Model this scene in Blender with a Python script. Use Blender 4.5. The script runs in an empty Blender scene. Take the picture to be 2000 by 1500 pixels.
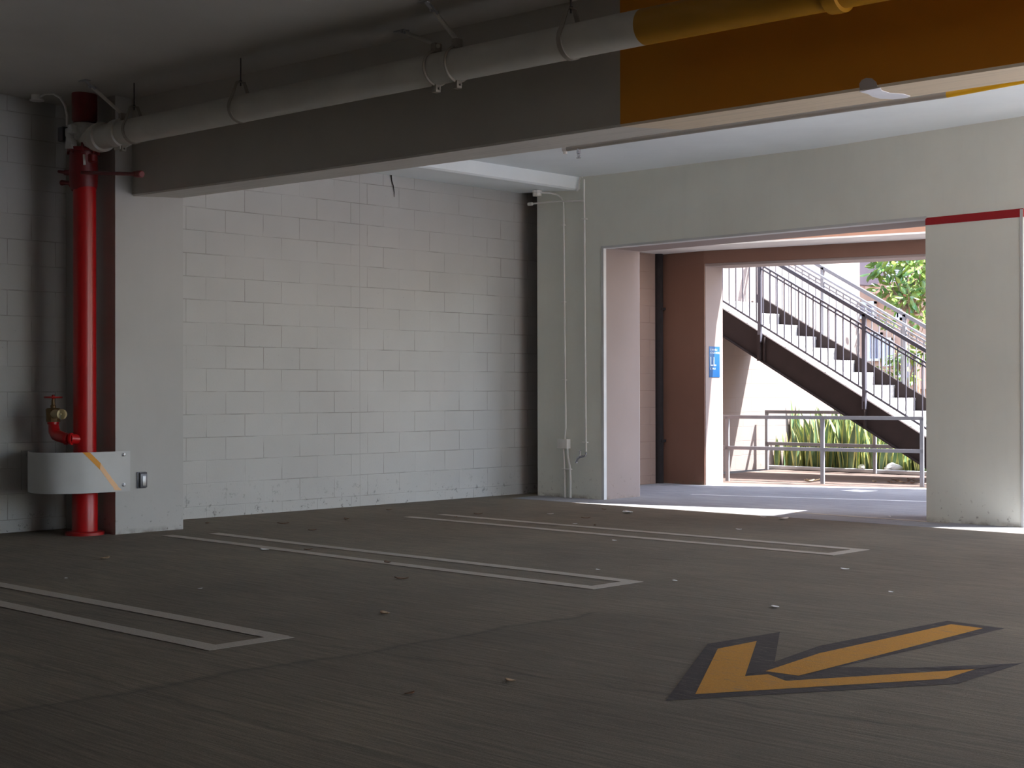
import bpy, bmesh, math, random
from mathutils import Vector, Matrix, noise
random.seed(7)
S = bpy.context.scene
COL = S.collection
PI = math.pi

# ------------------------------------------------------------------ camera
F = 2838.0
CAMH = 1.125
YAW, PITCH, ROLL = [math.radians(v) for v in (-44.1, .27, -.12)]
fw = Vector((math.sin(YAW)*math.cos(PITCH), math.cos(YAW)*math.cos(PITCH), math.sin(PITCH)))
r0 = Vector((math.cos(YAW), -math.sin(YAW), 0))
u0 = r0.cross(fw)
rt = r0*math.cos(ROLL) + u0*math.sin(ROLL)
up = -r0*math.sin(ROLL) + u0*math.cos(ROLL)
CAM = Vector((0, 0, CAMH))
cd = bpy.data.cameras.new('camera')
cd.sensor_fit = 'HORIZONTAL'; cd.sensor_width = 36; cd.lens = F/2000*36
cd.clip_start = .05; cd.clip_end = 300
co = bpy.data.objects.new('camera', cd); COL.objects.link(co)
m = Matrix((rt, up, -fw)).transposed().to_4x4(); m.translation = CAM
co.matrix_world = m
S.camera = co

# ------------------------------------------------------------------ light, sky, exposure
A_, B_ = .53, .42                       # sun: metres towards -X and -Y for every metre down
sd = bpy.data.lights.new('sun', 'SUN'); sd.energy = 54.0; sd.angle = math.radians(.53); sd.color = (1.0, .985, .97)
so = bpy.data.objects.new('sun', sd); COL.objects.link(so)
so.rotation_euler = Vector((-A_, -B_, -1)).to_track_quat('-Z', 'Y').to_euler()
so.location = (5, 5, 20)
W = bpy.data.worlds.new('sky'); S.world = W; W.use_nodes = True
nt = W.node_tree; nt.nodes.clear()
sky = nt.nodes.new('ShaderNodeTexSky'); sky.sky_type = 'NISHITA'; sky.sun_disc = False
sky.sun_elevation = math.radians(57); sky.sun_rotation = math.radians(54); sky.air_density = 1.0; sky.dust_density = 1.2
bg = nt.nodes.new('ShaderNodeBackground'); bg.inputs['Strength'].default_value = 2.4
wo = nt.nodes.new('ShaderNodeOutputWorld')
nt.links.new(sky.outputs[0], bg.inputs[0]); nt.links.new(bg.outputs[0], wo.inputs[0])
S.view_settings.view_transform = 'Standard'; S.view_settings.look = 'None'
S.view_settings.gamma = 1; S.view_settings.use_curve_mapping = False
S.view_settings.exposure = -1.1
try:
    S.cycles.max_bounces = 12; S.cycles.diffuse_bounces = 9
except Exception: pass

# ------------------------------------------------------------------ pixel -> point on a real plane
def ray(x, y): return fw*F + rt*(x-1000) - up*(y-750)
def at(x, y, P=None, n=None, X=None, Y=None, Z=None):
    if X is not None: P, n = (X, 0, 0), (1, 0, 0)
    if Y is not None: P, n = (0, Y, 0), (0, 1, 0)
    if Z is not None: P, n = (0, 0, Z), (0, 0, 1)
    d = ray(x, y); n = Vector(n)
    return CAM + d*((Vector(P)-CAM).dot(n)/d.dot(n))

# ------------------------------------------------------------------ materials
def srgb(r, g, b):
    return tuple(((c/255)/12.92 if c/255 <= .04045 else ((c/255+.055)/1.055)**2.4) for c in (r, g, b)) + (1,)
class Mat:
    def __init__(s, name, col, rough=.6, metal=0):
        s.m = bpy.data.materials.new(name); s.m.use_nodes = True
        s.t = s.m.node_tree; s.b = s.t.nodes['Principled BSDF']
        s.b.inputs['Base Color'].default_value = col if len(col) == 4 else (*col, 1)
        s.b.inputs['Roughness'].default_value = rough; s.b.inputs['Metallic'].default_value = metal
        s.col = s.b.inputs['Base Color'].default_value[:]
        s.co = s.t.nodes.new('ShaderNodeTexCoord').outputs['Object']
        s.cur = None
    def N(s, typ, **kw):
        n = s.t.nodes.new(typ)
        for k, v in kw.items():
            if k in n.inputs.keys() if isinstance(k, str) else False: n.inputs[k].default_value = v
            else: setattr(n, k, v)
        return n
    def L(s, a, b): s.t.links.new(a, b)
    def mapping(s, scale=(1, 1, 1), loc=(0, 0, 0), rot=(0, 0, 0)):
        n = s.N('ShaderNodeMapping'); s.L(s.co, n.inputs[0])
        n.inputs['Scale'].default_value = scale; n.inputs['Location'].default_value = loc; n.inputs['Rotation'].default_value = rot
        return n.outputs[0]
    def noise(s, scale=5, detail=4, rough=.55, vec=None, dist=0):
        n = s.N('ShaderNodeTexNoise'); s.L(vec if vec is not None else s.co, n.inputs['Vector'])
        n.inputs['Scale'].default_value = scale; n.inputs['Detail'].default_value = detail
        n.inputs['Roughness'].default_value = rough; n.inputs['Distortion'].default_value = dist
        return n.outputs[0]
    def ramp(s, fac, stops):
        n = s.N('ShaderNodeValToRGB'); s.L(fac, n.inputs[0])
        e = n.color_ramp.elements
        e[0].position, e[0].color = stops[0][0], (*stops[0][1],)*1 if len(stops[0][1]) == 4 else (*stops[0][1], 1)
        e[1].position, e[1].color = stops[-1][0], (*stops[-1][1], 1) if len(stops[-1][1]) == 3 else stops[-1][1]
        for p, c in stops[1:-1]:
            x = e.new(p); x.color = (*c, 1) if len(c) == 3 else c
        return n.outputs[0]
    def math(s, op, a, b=None, clamp=False):
        n = s.N('ShaderNodeMath'); n.operation = op; n.use_clamp = clamp
        for i, v in enumerate((a, b)):
            if v is None: continue
            if isinstance(v, (int, float)): n.inputs[i].default_value = v
            else: s.L(v, n.inputs[i])
        return n.outputs[0]
    def xyz(s, vec=None):
        n = s.N('ShaderNodeSeparateXYZ'); s.L(vec if vec is not None else s.co, n.inputs[0]); return n.outputs
    def mix(s, fac, b, blend='MIX', a=None):
        n = s.N('ShaderNodeMix'); n.data_type = 'RGBA'; n.blend_type = blend
        if isinstance(fac, (int, float)): n.inputs[0].default_value = fac
        else: s.L(fac, n.inputs[0])
        a = a if a is not None else s.cur
        if a is None: n.inputs[6].default_value = s.col
        elif isinstance(a, tuple): n.inputs[6].default_value = a if len(a) == 4 else (*a, 1)
        else: s.L(a, n.inputs[6])
        if isinstance(b, tuple): n.inputs[7].default_value = b if len(b) == 4 else (*b, 1)
        else: s.L(b, n.inputs[7])
        s.cur = n.outputs[2]; s.L(s.cur, s.b.inputs['Base Color']); return s.cur
    def bump(s, h, strength=.3, dist=.01):
        n = s.N('ShaderNodeBump'); n.inputs['Strength'].default_value = strength; n.inputs['Distance'].default_value = dist
        s.L(h, n.inputs['Height']); s.L(n.outputs[0], s.b.inputs['Normal']); return n
    def vary(s, scale=3, amt=.12, bump=.15, bscale=60, bd=.002):
        h = s.noise(scale, 5)
        r = s.ramp(h, [(.3, (1-amt,)*3), (.7, (1+amt*.4,)*3)])
        s.mix(1.0, r, 'MULTIPLY')
        s.bump(s.noise(bscale, 4), bump, bd)
        return s

def plain(name, col, rough=.6, metal=0, amt=.1, scale=3, bump=.1, bscale=80):
    return Mat(name, col, rough, metal).vary(scale, amt, bump, bscale).m

def paint_wall(name, col, dirt=True, amt=.06):
    M = Mat(name, col, .75); M.vary(1.6, amt, .12, 45, .003)
    if dirt:
        z = M.xyz()[2]
        low = M.math('SUBTRACT', 1.0, M.math('MULTIPLY', z, 2.2), True)
        low = M.math('MULTIPLY', low, low)
        sp = M.ramp(M.noise(22, 6, .7), [(.60, (0, 0, 0)), (.66, (1, 1, 1))])
        M.mix(M.math('MULTIPLY', M.math('MULTIPLY', low, sp), .75), (.10, .08, .06))
        st = M.ramp(M.noise(3, 4, .6, M.mapping((4, 4, .5))), [(.5, (0, 0, 0)), (.75, (1, 1, 1))])
        M.mix(M.math('MULTIPLY', st, .035), (.25, .2, .16))
        edge = M.math('SUBTRACT', 1.0, M.math('MULTIPLY', z, 22), True)
        M.mix(M.math('MULTIPLY', edge, M.ramp(M.noise(9, 4), [(.4, (0, 0, 0)), (.62, (.8,)*3)])), (.14, .11, .08))
    return M.m

def block_wall(name, col, joint=(.30, .28, .26), y0=6.989, z0=.092, w=.414, h=.2032, control=9.18, dirt=True, jd=.6):
    M = Mat(name, col, .8)
    o = M.xyz()
    cb = M.N('ShaderNodeCombineXYZ'); M.L(M.math('SUBTRACT', o[1], y0), cb.inputs[0]); M.L(M.math('SUBTRACT', o[2], z0-h*10), cb.inputs[1])
    # a very slight waver so the joints are not ruled lines
    b = M.N('ShaderNodeTexBrick'); b.offset = .5; b.offset_frequency = 2; b.squash = 1
    wv = M.N('ShaderNodeMix'); wv.data_type = 'VECTOR'; wv.inputs[0].default_value = .006
    nz = M.N('ShaderNodeTexNoise'); nz.inputs['Scale'].default_value = 3; M.L(M.co, nz.inputs['Vector'])
    M.L(cb.outputs[0], wv.inputs[4]); M.L(nz.outputs['Color'], wv.inputs[5]); M.L(wv.outputs[1], b.inputs['Vector'])
    b.inputs['Scale'].default_value = 1; b.inputs['Brick Width'].default_value = w; b.inputs['Row Height'].default_value = h
    b.inputs['Mortar Size'].default_value = .0045; b.inputs['Mortar Smooth'].default_value = .4
    b.inputs['Color1'].default_value = (1, 1, 1, 1); b.inputs['Color2'].default_value = (.94, .94, .94, 1); b.inputs['Mortar'].default_value = (1, 1, 1, 1)
    fac = b.outputs['Fac']
    M.vary(1.3, .07, .1, 40)
    M.mix(.6, b.outputs['Color'], 'MULTIPLY')
    # joints show unevenly: the paint has bridged some of them
    un = M.ramp(M.noise(2.3, 3, .6), [(.42, (.08,)*3), (.60, (1,)*3)])
    jf = M.math('MULTIPLY', fac, un)
    if control:
        cj = M.math('LESS_THAN', M.math('ABSOLUTE', M.math('SUBTRACT', o[1], control)), .004)
        jf = M.math('MAXIMUM', jf, M.math('MULTIPLY', cj, .6))
        fac = M.math('MAXIMUM', fac, cj)
    M.mix(M.math('MULTIPLY', jf, jd), joint)
    sp = M.ramp(M.noise(38, 3, .6), [(.70, (0, 0, 0)), (.74, (1, 1, 1))])
    M.mix(M.math('MULTIPLY', sp, .25), (.12, .10, .09))
    if dirt:
        z = o[2]
        low = M.math('SUBTRACT', 1.0, M.math('MULTIPLY', z, 2.0), True); low = M.math('MULTIPLY', low, low)
        s2 = M.ramp(M.noise(17, 6, .75), [(.58, (0, 0, 0)), (.64, (1, 1, 1))])
        M.mix(M.math('MULTIPLY', M.math('MULTIPLY', low, s2), .8), (.09, .08, .07))
    hgt = M.math('SUBTRACT', M.math('MULTIPLY', M.noise(60, 5, .7), .35), M.math('MULTIPLY', fac, 1.0))
    M.bump(hgt, .55, .006)
    return M.m

PAINT = (.72, .74, .68)
m_wall = paint_wall('off_white_wall_paint', PAINT)
m_col = paint_wall('off_white_column_paint', (.44, .43, .415))
m_block = block_wall('painted_concrete_block', (.50, .495, .48), jd=.8)
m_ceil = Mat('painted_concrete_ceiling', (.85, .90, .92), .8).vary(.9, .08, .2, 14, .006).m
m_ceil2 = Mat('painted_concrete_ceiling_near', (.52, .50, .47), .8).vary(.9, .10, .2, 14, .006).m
m_tan = paint_wall('tan_reveal_paint', (.27, .215, .20))
m_brown = paint_wall('brown_wall_paint', (.18, .092, .064))
m_brownblock = block_wall('brown_painted_block', (.22, .145, .115), joint=(.14, .08, .06), control=None, y0=0)
m_taublock = block_wall('tan_painted_block', (.27, .22, .20), joint=(.30, .22, .19), control=None, y0=.05, z0=.0, h=.2, w=.4, jd=1.0)
m_salmon = plain('salmon_render', (.80, .46, .32), .8)
m_cream = plain('cream_render', (.72, .70, .67), .8)
m_dark = plain('dark_gap', (.015, .012, .010), .9)
m_white = plain('white_pipe_paint', (.60, .575, .52), .45, amt=.12)
m_strap = plain('dusty_hanger_metal', (.36, .32, .27), .6, .2)
m_white2 = plain('white_conduit_paint', (.74, .73, .70), .5, amt=.08)
m_red = plain('glossy_red_paint', (.42, .006, .008), .33, amt=.10, scale=6, bump=.03)
m_redd = plain('dull_red_paint', (.36, .01, .01), .4, amt=.25, scale=12)
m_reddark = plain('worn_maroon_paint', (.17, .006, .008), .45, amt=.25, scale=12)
m_yellowpipe = plain('ochre_pipe_paint', (.44, .20, .01), .45)
m_galv = plain('galvanised_steel', (.42, .42, .44), .42, .7, amt=.15, scale=20)
m_rail = plain('grey_rail_paint', (.26, .265, .29), .4, .25, amt=.12, scale=9)
m_chrome = plain('worn_chrome', (.6, .6, .66), .2, .9)
m_bronze = plain('aged_bronze', (.16, .10, .045), .45, .6, amt=.3, scale=30)
m_brass = plain('polished_brass', (.42, .34, .18), .5, .3)
m_black = plain('black_enamel', (.02, .02, .02), .4)
m_steelgrey = plain('dark_steel', (.12, .11, .12), .5, .5)
m_sign = plain('blue_sign_plate', (.01, .085, .24), .35)
m_letter = plain('white_lettering', (.6, .65, .7), .5)
m_stringer = plain('brown_steel_paint', (.02, .011, .010), .9, amt=.2, scale=6)
m_step = Mat('pale_stair_concrete', (.62, .60, .58), .8).vary(25, .3, .3, 90).m
m_stripe_or = plain('orange_stripe_paint', (.72, .30, .02), .6)
m_stripe_pe = plain('peach_stripe_paint', (.82, .50, .28), .6)
m_redband = plain('dark_red_stripe_paint', (.33, .006, .012), .6, amt=.05)
m_mulch = plain('leaf_litter', (.20, .13, .09), .95, amt=.4, scale=30, bump=.8, bscale=60)
m_conc_out = plain('pale_outdoor_concrete', (.50, .51, .53), .85, amt=.1)
m_groundout = plain('brown_outdoor_paving', (.16, .115, .095), .9, amt=.25, scale=5)
m_paper = plain('white_paper', (.8, .79, .77), .8)
m_leafbrown = plain('dry_leaf_brown', (.16, .08, .04), .8, amt=.3, scale=60)
m_leaftan = plain('dry_leaf_tan', (.42, .30, .18), .8, amt=.3, scale=60)
m_bark = plain('tree_bark', (.30, .20, .13), .9, amt=.3, scale=20, bump=.6)
m_glass = plain('window_glass', (.30, .25, .30), .55, .0)
m_frame = plain('white_window_frame', (.8, .78, .78), .5)
m_socket = plain('grey_outlet_metal', (.13, .13, .15), .4, .2)

def leafmat(name, c1, c2, rough=.4):
    M = Mat(name, c1, rough); n = M.noise(7, 3); M.mix(M.ramp(n, [(.35, (0,)*3), (.65, (1,)*3)]), c2)
    M.b.inputs['Transmission Weight'].default_value = 0
    M.b.inputs['Subsurface Weight'].default_value = 0
    return M.m
m_sansG = leafmat('snake_plant_green', (.10, .17, .09), (.17, .26, .12))
m_sansY = leafmat('snake_plant_yellow_edge', (.62, .60, .20), (.48, .50, .16))
m_leaf = leafmat('broad_leaf_green', (.07, .17, .045), (.20, .30, .05), .3)
m_leaf2 = leafmat('pale_leaf_green', (.30, .38, .07), (.16, .28, .06), .3)

# floor: broom finished concrete, ridges run along X, with two pour joints
def floor_mat(name='broom_finished_concrete', col=(.205, .170, .124)):
    M = Mat(name, col, .85)
    big = M.noise(.55, 5, .6)
    M.mix(1.0, M.ramp(big, [(.3, (.74, .74, .76)), (.7, (1.18, 1.16, 1.12))]), 'MULTIPLY')
    st = M.noise(9, 6, .75, M.mapping((.22, 7, 1), rot=(0, 0, .03)), .4)
    M.mix(.9, M.ramp(st, [(.34, (.58,)*3), (.64, (1.25,)*3)]), 'MULTIPLY')
    gr = M.noise(150, 3, .8)
    M.mix(.7, M.ramp(gr, [(.3, (.62,)*3), (.7, (1.35,)*3)]), 'MULTIPLY')
    o = M.xyz(); wob = M.noise(3, 4)
    d = M.math('SUBTRACT', M.math('ADD', o[0], M.math('MULTIPLY', wob, .22)), -4.72)
    j = M.math('SUBTRACT', 1.0, M.math('MULTIPLY', M.math('ABSOLUTE', d), 26), True)
    lim = M.math('LESS_THAN', o[1], 5.6)
    M.mix(M.math('MULTIPLY', M.math('MULTIPLY', j, lim), .38), (.05, .042, .034))
    dk = M.math('MULTIPLY', M.math('MULTIPLY', M.math('GREATER_THAN', d, 0), M.math('SUBTRACT', 1.0, M.math('MULTIPLY', d, 1.0), True)), lim)
    M.mix(M.math('MULTIPLY', dk, .22), (.05, .043, .035))
    d2 = M.math('SUBTRACT', M.math('ADD', o[1], M.math('MULTIPLY', wob, .25)), M.math('ADD', 4.45, M.math('MULTIPLY', M.math('ADD', o[0], 3.0), .14)))
    j2 = M.math('SUBTRACT', 1.0, M.math('MULTIPLY', M.math('ABSOLUTE', d2), 45), True)
    M.mix(M.math('MULTIPLY', j2, .35), (.05, .042, .034))
    d3 = M.math('SUBTRACT', M.math('ADD', o[1], M.math('MULTIPLY', wob, .2)), 3.05)
    j3 = M.math('SUBTRACT', 1.0, M.math('MULTIPLY', M.math('ABSOLUTE', d3), 40), True)
    M.mix(M.math('MULTIPLY', j3, .3), (.05, .042, .034))
    fl = M.ramp(M.noise(28, 2, .5), [(.76, (0, 0, 0)), (.78, (1, 1, 1))])
    M.mix(M.math('MULTIPLY', fl, .35), (.45, .43, .40))
    h = M.math('ADD', M.math('MULTIPLY', M.noise(9, 6, .8, M.mapping((.5, 14, 1), rot=(0, 0, .03))), 1.0), M.math('MULTIPLY', gr, .5))
    M.bump(h, .9, .012)
    return M.m
m_floor = floor_mat()
m_floor_skylit = floor_mat('skylight_tinted_concrete', (.33, .335, .36))  # lighter, bluer copy of the floor concrete with skylight in its colour
def worn_paint(name, col, cover=.5, rough=.75):
    M = Mat(name, col, rough)
    st = M.noise(14, 6, .75, M.mapping((.5, 5, 1)), .4)
    M.mix(M.ramp(st, [(cover-.12, (1,)*3), (cover+.05, (0,)*3)]), (.14, .125, .10))
    M.mix(.6, M.ramp(M.noise(130, 3, .8), [(.3, (.7,)*3), (.7, (1.25,)*3)]), 'MULTIPLY')
    M.bump(M.noise(130, 3, .8), .6, .006)
    return M.m
m_line = worn_paint('worn_white_line_paint', (.40, .355, .30), .36)
m_line2 = worn_paint('pale_line_paint', (.75, .75, .75), .30)
m_arrowY = worn_paint('worn_yellow_paint', (.47, .21, .012), .41)
m_arrowK = worn_paint('worn_black_paint', (.02, .015, .018), .42)

# beam paint: pale, then an ochre block on the face and a cream block underneath
def beam_mat():
    M = Mat('beam_paint', (.54, .51, .465), .7); M.vary(1.4, .08, .12, 35)
    o = M.xyz(); g = M.N('ShaderNodeNewGeometry'); nn = M.xyz(g.outputs['True Normal'])
    right = M.math('GREATER_THAN', o[0], -5.16)
    under = M.math('LESS_THAN', nn[2], -.5)
    face = M.math('MULTIPLY', right, M.math('SUBTRACT', 1.0, under))
    M.mix(face, (.74, .275, .012))
    sl = M.math('GREATER_THAN', M.math('SUBTRACT', o[0], M.math('MULTIPLY', M.math('SUBTRACT', o[1], 6.2), .2)), -5.16)
    M.mix(M.math('MULTIPLY', sl, under), (.62, .50, .36))
    hl = M.noise(2, 3, .5, M.mapping((.6, 18, 1)))
    M.mix(M.math('MULTIPLY', under, .5), M.ramp(hl, [(.35, (.78,)*3), (.5, (1,)*3)]), 'MULTIPLY')
    return M.m
m_beam = beam_mat()

# ------------------------------------------------------------------ mesh builder
class MB:
    def __init__(s): s.v = []; s.f = []; s.mi = []; s.k = 0
    def add(s, vs, fs, mi=None):
        o = len(s.v); s.v += [Vector(v) for v in vs]
        for f in fs: s.f.append([i+o for i in f]); s.mi.append(s.k if mi is None else mi)
        return s
    def box(s, a, b, bev=0):
        x0, y0, z0 = [min(p, q) for p, q in zip(a, b)]; x1, y1, z1 = [max(p, q) for p, q in zip(a, b)]
        if bev:
            bm = bmesh.new(); bmesh.ops.create_cube(bm, size=1)
            for v in bm.verts: v.co = Vector((x0+(v.co.x+.5)*(x1-x0), y0+(v.co.y+.5)*(y1-y0), z0+(v.co.z+.5)*(z1-z0)))
            bmesh.ops.bevel(bm, geom=bm.edges[:], offset=bev, segments=2, profile=.5, affect='EDGES')
            bm.verts.index_update(); s.add([v.co.copy() for v in bm.verts], [[v.index for v in f.verts] for f in bm.faces]); bm.free(); return s
        vs = [(x0,y0,z0),(x1,y0,z0),(x1,y1,z0),(x0,y1,z0),(x0,y0,z1),(x1,y0,z1),(x1,y1,z1),(x0,y1,z1)]
        return s.add(vs, [(0,3,2,1),(4,5,6,7),(0,1,5,4),(1,2,6,5),(2,3,7,6),(3,0,4,7)])
    def frame(s, d):
        d = d.normalized(); a = Vector((0, 0, 1)) if abs(d.z) < .95 else Vector((1, 0, 0))
        x = a.cross(d).normalized(); return x, d.cross(x)
    def tube(s, pts, r, seg=12, caps=True):
        pts = [Vector(p) for p in pts]; n = len(pts); rs = r if isinstance(r, (list, tuple)) else [r]*n
        vs = []; fs = []; px = None
        for i, p in enumerate(pts):
            d = (pts[min(i+1, n-1)] - pts[max(i-1, 0)])
            if 0 < i < n-1: d = (pts[i+1]-p).normalized() + (p-pts[i-1]).normalized()
            d.normalize()
            if px is None: px, _ = s.frame(d)
            px = (px - d*px.dot(d)).normalized(); py = d.cross(px)
            for k in range(seg):
                a = 2*PI*k/seg; vs.append(p + (px*math.cos(a) + py*math.sin(a))*rs[i])
        for i in range(n-1):
            for k in range(seg):
                a = i*seg+k; b = i*seg+(k+1) % seg; fs.append((a, b, b+seg, a+seg))
        if caps: fs.append(tuple(range(seg-1, -1, -1))); fs.append(tuple((n-1)*seg+k for k in range(seg)))
        return s.add(vs, fs)
    def lathe(s, o, ax, prof, seg=24):
        o = Vector(o); ax = Vector(ax).normalized(); return s.tube_prof(o, ax, prof, seg)
    def tube_prof(s, o, ax, prof, seg):
        x, y = s.frame(ax); vs = []; fs = []
        for (h, r) in prof:
            for k in range(seg):
                a = 2*PI*k/seg; vs.append(o + ax*h + (x*math.cos(a)+y*math.sin(a))*max(r, 1e-4))
        n = len(prof)
        for i in range(n-1):
            for k in range(seg):
                a = i*seg+k; b = i*seg+(k+1) % seg; fs.append((a, b, b+seg, a+seg))
        fs.append(tuple(range(seg-1, -1, -1))); fs.append(tuple((n-1)*seg+k for k in range(seg)))
        return s.add(vs, fs)
    def prism(s, poly, d):
        d = Vector(d); n = len(poly); vs = [Vector(p) for p in poly] + [Vector(p)+d for p in poly]
        fs = [tuple(range(n)), tuple(range(2*n-1, n-1, -1))] + [(i, n+i, n+(i+1) % n, (i+1) % n) for i in range(n)]
        return s.add(vs, fs)
    def bar(s, a, b, w, h=None, upv=(0, 0, 1)):
        a, b = Vector(a), Vector(b); d = (b-a).normalized(); h = h or w
        u = Vector(upv); u = (u-d*u.dot(d))
        if u.length < 1e-3: u = Vector((1, 0, 0)); u = (u-d*u.dot(d))
        u.normalize(); x = d.cross(u)
        q = [x*w/2+u*h/2, -x*w/2+u*h/2, -x*w/2-u*h/2, x*w/2-u*h/2]
        return s.prism([a+v for v in q], b-a)
    def build(s, name, mats, parent=None, loc=None, smooth=True):
        base = Vector((0, 0, 0))
        if parent is not None:
            base = Vector(parent['_w']); 
        elif loc is not None: base = Vector(loc)
        else:
            xs = [v.x for v in s.v]; ys = [v.y for v in s.v]; zs = [v.z for v in s.v]
            base = Vector(((min(xs)+max(xs))/2, (min(ys)+max(ys))/2, min(zs)))
        me = bpy.data.meshes.new(name)
        # materials read object coordinates: large set pieces keep world coordinates
        me.from_pydata([v-base for v in s.v], [], s.f)
        ms = mats if isinstance(mats, (list, tuple)) else [mats]
        for m_ in ms: me.materials.append(m_)
        for p, k in zip(me.polygons, s.mi): p.material_index = min(k, len(ms)-1)
        bm = bmesh.new(); bm.from_mesh(me); bmesh.ops.recalc_face_normals(bm, faces=bm.faces[:]); bm.to_mesh(me); bm.free()
        if smooth:
            for p in me.polygons: p.use_smooth = True
            me.set_sharp_from_angle(angle=math.radians(35))
        o = bpy.data.objects.new(name, me); COL.objects.link(o)
        if parent is not None: o.parent = parent
        else: o.location = base
        o['_w'] = list(base)
        return o
def tag(o, label=None, cat=None, group=None, kind=None):
    if label: o['label'] = label
    if cat: o['category'] = cat
    if group: o['group'] = group
    if kind: o['kind'] = kind
    return o
def thing(name, label, cat, loc, group=None):
    o = bpy.data.objects.new(name, None); COL.objects.link(o); o.location = loc; o['_w'] = list(loc); o.empty_display_size = .1
    return tag(o, label, cat, group)
O0 = (0, 0, 0)
def struct(name, mb, mat_, label=None, smooth=False):
    o = mb.build(name, mat_, loc=O0, smooth=smooth); o['kind'] = 'structure'
    if label: o['label'] = label
    return o
def copy_tree(o, parent=None):
    c = o.copy(); COL.objects.link(c)
    if parent is not None: c.parent = parent
    for ch in [x for x in o.children]: copy_tree(ch, c)
    return c
def lerp(a, b, t): return a+(b-a)*t
def interp(pts, x):
    pts = sorted(pts)
    if x <= pts[0][0]: p, q = pts[0], pts[1]
    elif x >= pts[-1][0]: p, q = pts[-2], pts[-1]
    else:
        for p, q in zip(pts, pts[1:]):
            if p[0] <= x <= q[0]: break
    return p[1] + (q[1]-p[1])*(x-p[0])/(q[0]-p[0])

# ================================================================== THE SETTING
XW = -10.97         # face of the block wall on the left
YB, YB2 = 11.44, 12.00   # front and back of the far wall
# floor slab of the garage (with the passage) and the ground outside
struct('floor', MB().prism([(-13, -14, -.3), (13, -14, -.3), (13, 20, -.3), (-13, 9, -.3)], (0, 0, .3)) if False else
       MB().prism([(-11.4, -13, -.3), (12, -13, -.3), (12, 20.0, -.3), (-4.3, 16.05, -.3), (-8.17, 15.24, -.3), (-10.36, 14.26, -.3), (-11.4, 13.9, -.3)], (0, 0, .3)), m_floor)
g = MB(); g.prism([(-11.4, 13.9, -.3), (-10.36, 14.26, -.3), (-8.17, 15.24, -.3), (-4.3, 16.05, -.3), (12, 20.0, -.3), (14, 45, -.3), (-30, 45, -.3), (-30, 20.2, -.3), (-12.0, 20.2, -.3)], (0, 0, .296))
struct('floor.001', g, m_groundout)

struct('bounce_paving', MB().box((-2.0, 6.2, -.001), (12, 16, .004)), m_conc_out)   # added unseen pale paving, bounces sunlight into the far bay

struct('floor.004', MB().prism([(-10.6, 10.93, -.05), (-4, 10.93, -.05), (-4.3, 16.05, -.05), (-8.17, 15.24, -.05), (-10.36, 14.26, -.05), (-11.0, 13.97, -.05)], (0, 0, .051)), m_floor_skylit)  # passage overlay: the bluish skylight is painted into this floor
# left block wall
struct('wall_left', MB().box((XW-.3, -9, 0), (XW, 11.9, 5.5)), m_block)
struct('wall_passage', MB().box((XW-.35, 11.9, 0), (XW-.03, 14.0, 5.5)), m_brownblock)
# bay enclosing walls on the camera side, not in view
struct('wall_near', MB().box((-11.3, -9.3, 0), (12, -9, 1.05)).box((-11.3, -9.3, 1.04), (12, -9, 4)).box((-11.3, -9.3, 0), (1.0, -9, 4)).box((4.5, -9.3, 0), (5.4, -9, 4)), m_wall)
struct('wall_right', MB().box((12, -9.3, 0), (12.3, 6.2, 1.05)).box((12, -9.3, 1.04), (12.3, 6.2, 4)), m_wall)
struct('floor.002', MB().box((-40, -40, -.3), (40, -9.3, -.01)).box((12, -9.3, -.3), (40, 20, -.01)), m_conc_out)

# column with the guard plate
struct('column_1', MB().box((XW-.05, 6.04, 0), (-10.2, 6.66, 3.7)), m_col)

# near ceiling: falls gently towards the right
zb = [(at(295, 185, Y=6.19).x, at(295, 185, Y=6.19).z), (at(720, 92, Y=6.19).x, at(720, 92, Y=6.19).z), (at(1000, 30, Y=6.19).x, at(1000, 30, Y=6.19).z), (-1.0, 3.27), (12, 3.27)]
xs = [-11.3, -9.92, -7.3, -6, -4, -1, 12.3]
ys = [(6.3, -.005), (5.47, .03), (4.6, .07), (3.6, .09), (-9.3, .09)]
vs = []; fs = []
for x in xs:
    for (y, dz) in ys: vs.append((x, y, interp(zb, x)+dz))
n = len(ys); mloc = MB()
top = len(vs)
vs += [(v[0], v[1], 4.0) for v in vs[:]]
for i in range(len(xs)-1):
    for j in range(n-1):
        a = i*n+j; fs.append((a, a+1, a+n+1, a+n)); fs.append((a+top, a+n+top, a+n+1+top, a+1+top))
for i in range(len(xs)-1):
    for j in (0, n-1):
        a = i*n+j; fs.append((a, a+n, a+n+top, a+top))
for j in range(n-1):
    for i in (0, len(xs)-1):
        a = i*n+j; fs.append((a, a+1, a+1+top, a+top))
mloc.add(vs, fs); struct('ceiling', mloc, m_ceil2)

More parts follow.
